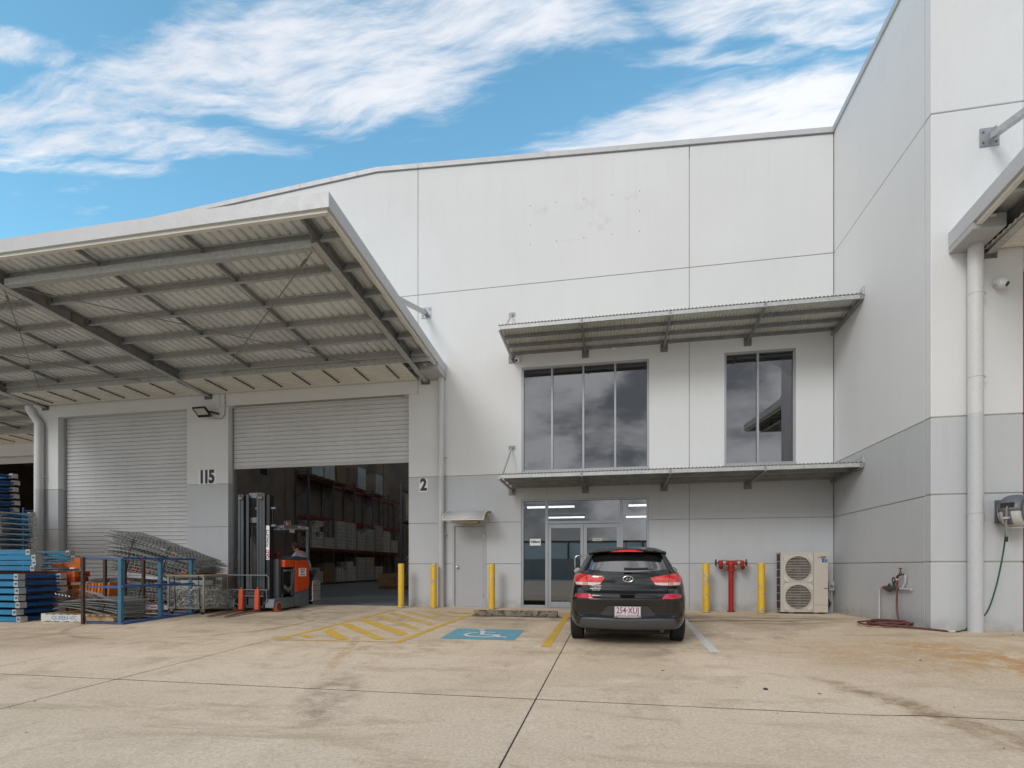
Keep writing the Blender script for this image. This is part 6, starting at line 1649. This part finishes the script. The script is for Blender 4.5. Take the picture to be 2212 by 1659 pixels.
bst = thing('beam_stack', 'stack of orange rack beams lying behind the blue frames', 'rack beams', (-17.3, -3.1, 0), world=True)
zz_ = gz(-17, -3.2)+.02
rr = random.Random(4)
for k in range(8):
    for j in range(3):
        x1 = -16.80-.13*j+rr.uniform(-.04, .04)-(.55 if k < 6 else 0); y0_ = -3.30+.26*j
        m_ = MB().box(-20, x1, y0_, y0_+.05, zz_, zz_+.12).box(-20, x1, y0_-.01, y0_+.06, zz_+.045, zz_+.055)
        b_ = m_.build('beam', (OBY if k < 4 else (OBD if k > 5 else OB)), bst)
        if j == 0 and k % 3 == 1: MB().box(x1-.01, x1+.04, y0_-.03, y0_+.06, zz_+.0, zz_+.13).build('end_connector', OB, b_)
    zz_ += .125
oe = thing('rack_beam', 'short rusty orange beam end poking out above the long orange beams', 'rack beam', (-17.0, -3.2, 1.1), world=True)
MB().box(-17.6, -16.98, -3.15, -3.08, 1.02, 1.13).build('beam', OB, oe); MB().box(-16.98, -16.80, -3.16, -3.06, 1.00, 1.24).build('end_connector', OB, oe)
MB().box(-17.05, -16.93, -3.2, -3.0, .985, 1.015).build('spacer', PAPER, oe)
dct = thing('duct_roll', 'ribbed amber connectors lying in a row behind the grey sheets', 'rack parts', (-16.7, -3.0, .4), world=True)
for k in range(15):
    x = -17.36+.088*k
    MB().prism([(x, .30), (x+.05, .30), (x+.085, .60+.006*k), (x+.03, .60+.006*k)], -3.12, -2.92).build('rib', OBY if k % 2 else OB, dct, bevel=.01)
MB().box(-17.38, -16.6, -2.91, -2.6, -.05, .50).build('crate_side', OBY, dct)
# wire mesh decks
def deck_mesh(name, L, W, px, py, r, bend=0.0, lip=.05, mat=None):
    m_ = MB(); f = lambda x: bend*(x/L)**2
    nn = int(W/py)
    for k in range(nn+1):
        y = -W/2+W*k/nn
        q = [(-L/2+L*i/6, y, f(-L/2+L*i/6)) for i in range(7)]; m_.tube(q, r, 4, caps=False)
    nn = int(L/px)
    for k in range(nn+1):
        x = -L/2+L*k/nn; m_.tube([(x, -W/2, f(x)-lip), (x, -W/2, f(x)+r), (x, W/2, f(x)+r)], r, 4, caps=False)
    return m_.mesh(name, mat or WIRE)
WIRE = M('zinc_wire', (.34, .345, .335), .45, .3, var=.1)
DK1 = deck_mesh('wire_deck', 2.5, .95, .11, .10, .0065, bend=-.10, lip=.04)
DK2 = deck_mesh('wire_deck', 2.4, .95, .10, .095, .006, bend=-.08, lip=.04)
STP = M('black_strap', (.01, .01, .01), .5); OTAG = M('orange_tag', (.75, .12, .03), .5)
def decks(label, x, y, z, n, pitch, me_, tilt, fan=0.0, seed=1, shift=0):
    t = thing('mesh_bundle', label, 'wire mesh', (x, y, z), group='bundles of galvanised wire mesh decks')
    rr = random.Random(seed)
    for k in range(n):
        link('wire_deck', me_, t, (rr.uniform(-.15, .15)+shift*k, rr.uniform(-.05, .05), k*pitch+rr.uniform(-.018, .018)), (rr.uniform(-.02, .02), tilt+fan*(k-n/2)+rr.uniform(-.03, .03), rr.uniform(-.07, .07)))
    for sx_ in (-.55, .45):
        zt_ = -math.sin(tilt)*sx_
        MB().tube([(sx_-.06, -.53, zt_-.08), (sx_+shift*n*.5, -.535, zt_+n*pitch*.5), (sx_+.08+shift*n, -.5, zt_+n*pitch+.01)], .012, 6).build('strap', STP, t)
    for k in range(7):
        a = rr.uniform(-1.1, 1.1); q = rr.uniform(.1, .95)
        MB().bar((a, -.5, -math.sin(tilt)*a+q*n*pitch), (a+.13, -.5, -math.sin(tilt)*(a+.13)+q*n*pitch-.01), .01, .022).build('tag', OTAG if k else PAPER, t)
    return t
decks('lower bundle of grey wire mesh decks on a timber pallet by the closed roller door', -16.55, -1.75, .17, 12, .046, DK2, rad(3), fan=rad(.35), seed=3)
decks('tilted upper bundle of grey wire mesh decks sliding down to the right', -15.95, -1.70, .80, 19, .043, DK1, rad(13.5), fan=rad(.35), seed=6, shift=.004)
p_ = thing('timber_pallet', 'timber pallet under the lower wire mesh bundle', 'pallet', (-16.2, -1.75, gz(-16.2, -1.75)), group='timber pallets in the yard'); link('deck', PML, p_); 
bd = thing('notice_board', 'pink and white printed board end on the timber pallet', 'board', (-15.6, -2.37, .1), world=True)
MB().box(-15.95, -15.2, -2.40, -2.36, .02, .125).build('board', M('pinkish_board', (.50, .45, .46), .7), bd); text('lettering', 'COMMON', .09, (-15.6, -2.402, .072), pk, bd, bold=.001)
WP = thing('painted_pallet', 'white painted pallet end with blue lettering under the grey mesh sheets', 'pallet', (-16.05, -3.75, gz(-16, -3.9)), rotz=.02)
PWP = M('white_pallet_paint', (.58, .57, .54), .7, var=.1, vs=5)
MB().box(-.60, .42, -.36, -.33, .012, .145).build('end_board', PWP, WP)
for k in range(6): MB().box(-.60+k*.175, -.50+k*.175, -.357, .55, .147, .165).build('top_board', PWP if k < 1 else WOODL, WP)
for k in (0, .23, .46, .69, .92): MB().box(-.60+k, -.50+k, -.357, .5, 0, .0115).build('bottom_board', PWP, WP)
for q_ in (-.30, .30): MB().box(.421, 1.1, q_, q_+.1, .02, .14).build('bearer', WOODL, WP)
for k in range(4): MB().box(.45+k*.17, .57+k*.17, -.36, .55, .142, .160).build('top_board', WOODL, WP)
text('lettering', 'QUEEN-VIC', .115, (-.02, -.3615, .078), M('faded_blue_print', (.20, .34, .48), .7), WP, bold=.002, sx=1.05)
gs = thing('mesh_sheet_bundle', 'sagging bundle of shiny grey mesh sheets on the white pallet', 'wire mesh', (-15.75, -3.65, .08))
rr = random.Random(9)
SG = M('shiny_grey_sheet', (.50, .51, .54), .35, .6, var=.15, vs=6)
DK3 = deck_mesh('wire_sheet', 1.5, .7, .04, .045, .004, bend=-.12, lip=.0)
for k in range(11):
    link('wire_sheet', DK3, gs, (.22+rr.uniform(-.08, .08), rr.uniform(-.05, .05), .03+k*.026), (rr.uniform(-.05, .05), rad(8)-k*.018, rad(-4)+rr.uniform(-.06, .06)))
for k in range(12):
    a = rr.uniform(-.35, .35); x0_ = -.80+rr.uniform(0, .25); z0_ = .05+k*.03
    fnn = lambda u, v, x0_=x0_, z0_=z0_, k=k: (x0_+u*1.15, -.36+v*.13+.03*(k % 4), z0_+.20*math.sin(u*2.2)*(1-k*.03)-.16*u*u+.012*math.sin(u*9+k))
    MB().grid(fnn, 14, 1).build('folded_edge', SG, gs, True)
for k in range(5): MB().bar((-.62+.085*k, -.40, .40-.012*k), (-.58+.085*k, -.41, .37-.012*k), .010, .012).build('white_tie', PAPER, gs)
MB().tube([(.55, -.40, .02), (.60, -.39, .15), (.50, -.37, .28), (.30, -.34, .36)], .012, 6).build('strap', STP, gs)
# blue and brown storage frame
sf = thing('storage_frame', 'open rectangular frame with brown posts and blue rails standing on the concrete', 'metal frame', (-14.95, -3.3, -.1), world=True)
BRN = M('brown_post_steel', (.055, .035, .028), .7, .2, var=.3, vs=9); BPO = M('steel_blue_post', (.035, .14, .23), .5, var=.15, vs=7); BRL = M('navy_blue_rail', (.03, .085, .24), .5, var=.15)
zt_ = 1.205; zm = .64
for y in (-4.30, -3.83, -3.37, -2.90, -2.44): MB().box(-15.40, -15.345, y-.025, y+.025, gz(-15.4, y), zt_+.02).build('post', BRN, sf)
for y in (-4.235, -3.295, -2.44): MB().box(-14.58, -14.50, y-.035, y+.035, gz(-14.5, y), zt_).build('post', BPO, sf, bevel=.004)
for y in (-4.235, ): MB().box(-14.50, -14.499, y, y+.001, 0, .001)
def rl_(p, q, w=.04): MB().bar(p, q, w, w).build('rail', BRL, sf)
for z in (0, zm, zt_): rl_((-14.47, -4.27, (gz(-14.5, -4.27)+.02) if z == 0 else z), (-14.47, -2.40, (gz(-14.5, -2.4)+.02) if z == 0 else z), .042)
for y in (-4.25, -3.83, -3.37, -2.90, -2.44):
    for z in (0, zm-.01, zt_+.0): rl_((-15.34, y, (gz(-15, y)+.025) if z == 0 else z), (-14.50, y, (gz(-15, y)+.025) if z == 0 else z-.012), .034)
# wire stillage cage with plywood lid
cgx0, cgx1, cgy0, cgy1 = -15.09, -14.15, -2.50, -1.28; cz0, cz1 = .06, .82
ct = thing('wire_cage', 'galvanised wire stillage cage on castors with a plywood lid and shiny stock', 'cage', (-14.6, -1.9, -.06), world=True)
CW = M('cage_wire_zinc', (.42, .43, .39), .4, .5, var=.1)
fr = MB()
for x in (cgx0, cgx1):
    for y in (cgy0, cgy1): fr.box(x-.018, x+.018, y-.018, y+.018, cz0, cz1)
for z in (cz0, cz1-.03):
    fr.box(cgx0+.019, cgx1-.019, cgy0-.015, cgy0+.015, z, z+.03).box(cgx0+.019, cgx1-.019, cgy1-.015, cgy1+.015, z, z+.03).box(cgx0-.015, cgx0+.015, cgy0+.019, cgy1-.019, z, z+.03).box(cgx1-.015, cgx1+.015, cgy0+.019, cgy1-.019, z, z+.03)
fr.build('cage_frame', CW, ct)
def panel(a, b, ax):
    m_ = MB(); L = b-a; n1 = int(L/.05); n2 = int((cz1-cz0)/.05)
    for k in range(1, n1):
        u = a+L*k/n1; p = (u, cgy0, 0) if ax == 'x' else (cgx1, u, 0)
        m_.tube([(p[0], p[1], cz0), (p[0], p[1], cz1)], .003, 4, caps=False)
    for k in range(1, n2):
        z = cz0+(cz1-cz0)*k/n2
        m_.tube([(a, cgy0, z), (b, cgy0, z)] if ax == 'x' else [(cgx1, a, z), (cgx1, b, z)], .003, 4, caps=False)
    m_.build('mesh_side', CW, ct)
panel(cgx0, cgx1, 'x'); panel(cgy0, cgy1, 'y')
MB().box(cgx1+.02, cgx1+.03, -1.95, -1.45, .50, .78).build('side_plate', M('dark_slotted_plate', (.10, .10, .11), .5), ct)
sl_ = MB()
for k in range(14): sl_.box(cgx1+.031, cgx1+.034, -1.95+.036*k, -1.94+.036*k, .46, .80)
sl_.build('slat_wires', CW, ct)
MB().box(cgx0+.03, cgx1-.03, cgy0+.03, cgy1-.03, cz0, cz0+.02).build('cage_base', DGALV, ct)
for (x, y) in ((cgx0+.06, cgy0+.04), (cgx1-.06, cgy0+.04), (cgx1-.06, cgy1-.06), (cgx0+.06, cgy1-.06)):
    zg_ = gz(x, y); c_ = MB().box(x-.03, x+.03, y-.03, y+.03, zg_+.05, cz0).build('castor', CW, ct); MB().cyl((x-.015, y-.01, zg_+.04), (x+.015, y-.01, zg_+.04), .04, 14).build('castor_wheel', RUBBER, c_)
lid = MB().box(cgx0-.05, cgx1+.05, cgy0-.05, cgy1+.04, cz1+.002, cz1+.024).build('plywood_lid', M('plywood', (.42, .27, .12), .7, var=.15, vs=5), ct)
for x in (cgx0+.17, cgx1-.12): MB().tube([(x, cgy0-.03, cz1-.01), (x+.02, cgy0-.025, .5), (x+.05, cgy0-.03, .05)], .010, 6).build('strap', STP, ct)
stx = MB(); rr = random.Random(12)
for k in range(900):
    a = Vector((rr.uniform(cgx0+.04, cgx1-.04), rr.uniform(cgy0+.03, cgy1-.04), cz0+.03+abs(rr.random())**1.0*.46)); 
    if rr.random() < .65: 
        if rr.random() < .5: a.y = cgy0+rr.uniform(.02, .10)
        else: a.x = cgx1-rr.uniform(.02, .10)
    d = Vector((rr.gauss(0, 1), rr.gauss(0, 1), rr.gauss(0, .35))).normalized()*rr.uniform(.05, .14)
    stx.bar(a-d*.5, a+d*.5, rr.uniform(.015, .04), rr.uniform(.004, .012), m=rr.choice((0, 0, 1, 2)))
o_ = stx.build('stock', [M('bright_zinc_part', (.80, .82, .76), .35, .3), M('white_packet', (.78, .78, .74), .5), M('mid_zinc_part', (.45, .46, .42), .4, .6)], ct); tag(o_, kind='stuff')
for (a, b, z0_, z1_) in ((cgx0+.25, cgx1-.05, .60, .72), (cgx0+.05, cgx1-.15, .50, .585)): MB().box(a, b, cgy0+.05, cgy0+.35, z0_, z1_).build('wrapped_packet', M('silver_wrap', (.55, .57, .60), .25, .3, var=.2, vs=9), ct, bevel=.02)
# inside the left unit
rack('blue pallet rack with a red beam inside the left unit', -31.0, -30.0, [6.2, 8.9, 11.6], [2.2], 3.7, upm=UPB, group=None)
load('brown wrapped load on the blue rack inside the left unit', -30.5, 8.0, 2.2, 2, CTB, 'b', 2, 2, wrap=True)
load('grey wrapped load on the blue rack inside the left unit', -30.5, 10.4, 2.2, 5, CTG, 's', 3, 3, wrap=True)

# ================================================================== ACROSS THE YARD (only seen reflected)
ob = thing('warehouse', 'low pale warehouse across the yard, only visible as a reflection', 'building', (-5, -46, 0), world=True)
MB().box(-60, 50, -46.2, -46, 1.9, 3.7).build('upper_wall', M('pale_cladding', (.78, .76, .72), .8), ob)
MB().box(-60, 50, -46.2, -45.98, -.8, 1.89).build('lower_wall', M('dark_lower_wall', (.38, .33, .30), .8), ob)
MB().box(-60, 50, -60, -45.9, 3.7, 3.9).build('roof', M('dark_roof_edge', (.05, .05, .05), .7), ob)
for k in range(14): MB().box(-58+k*8, -57.8+k*8, -45.98, -45.9, 1.9, 3.7).build('wall_joint', MATS['dark_roof_edge'], ob)
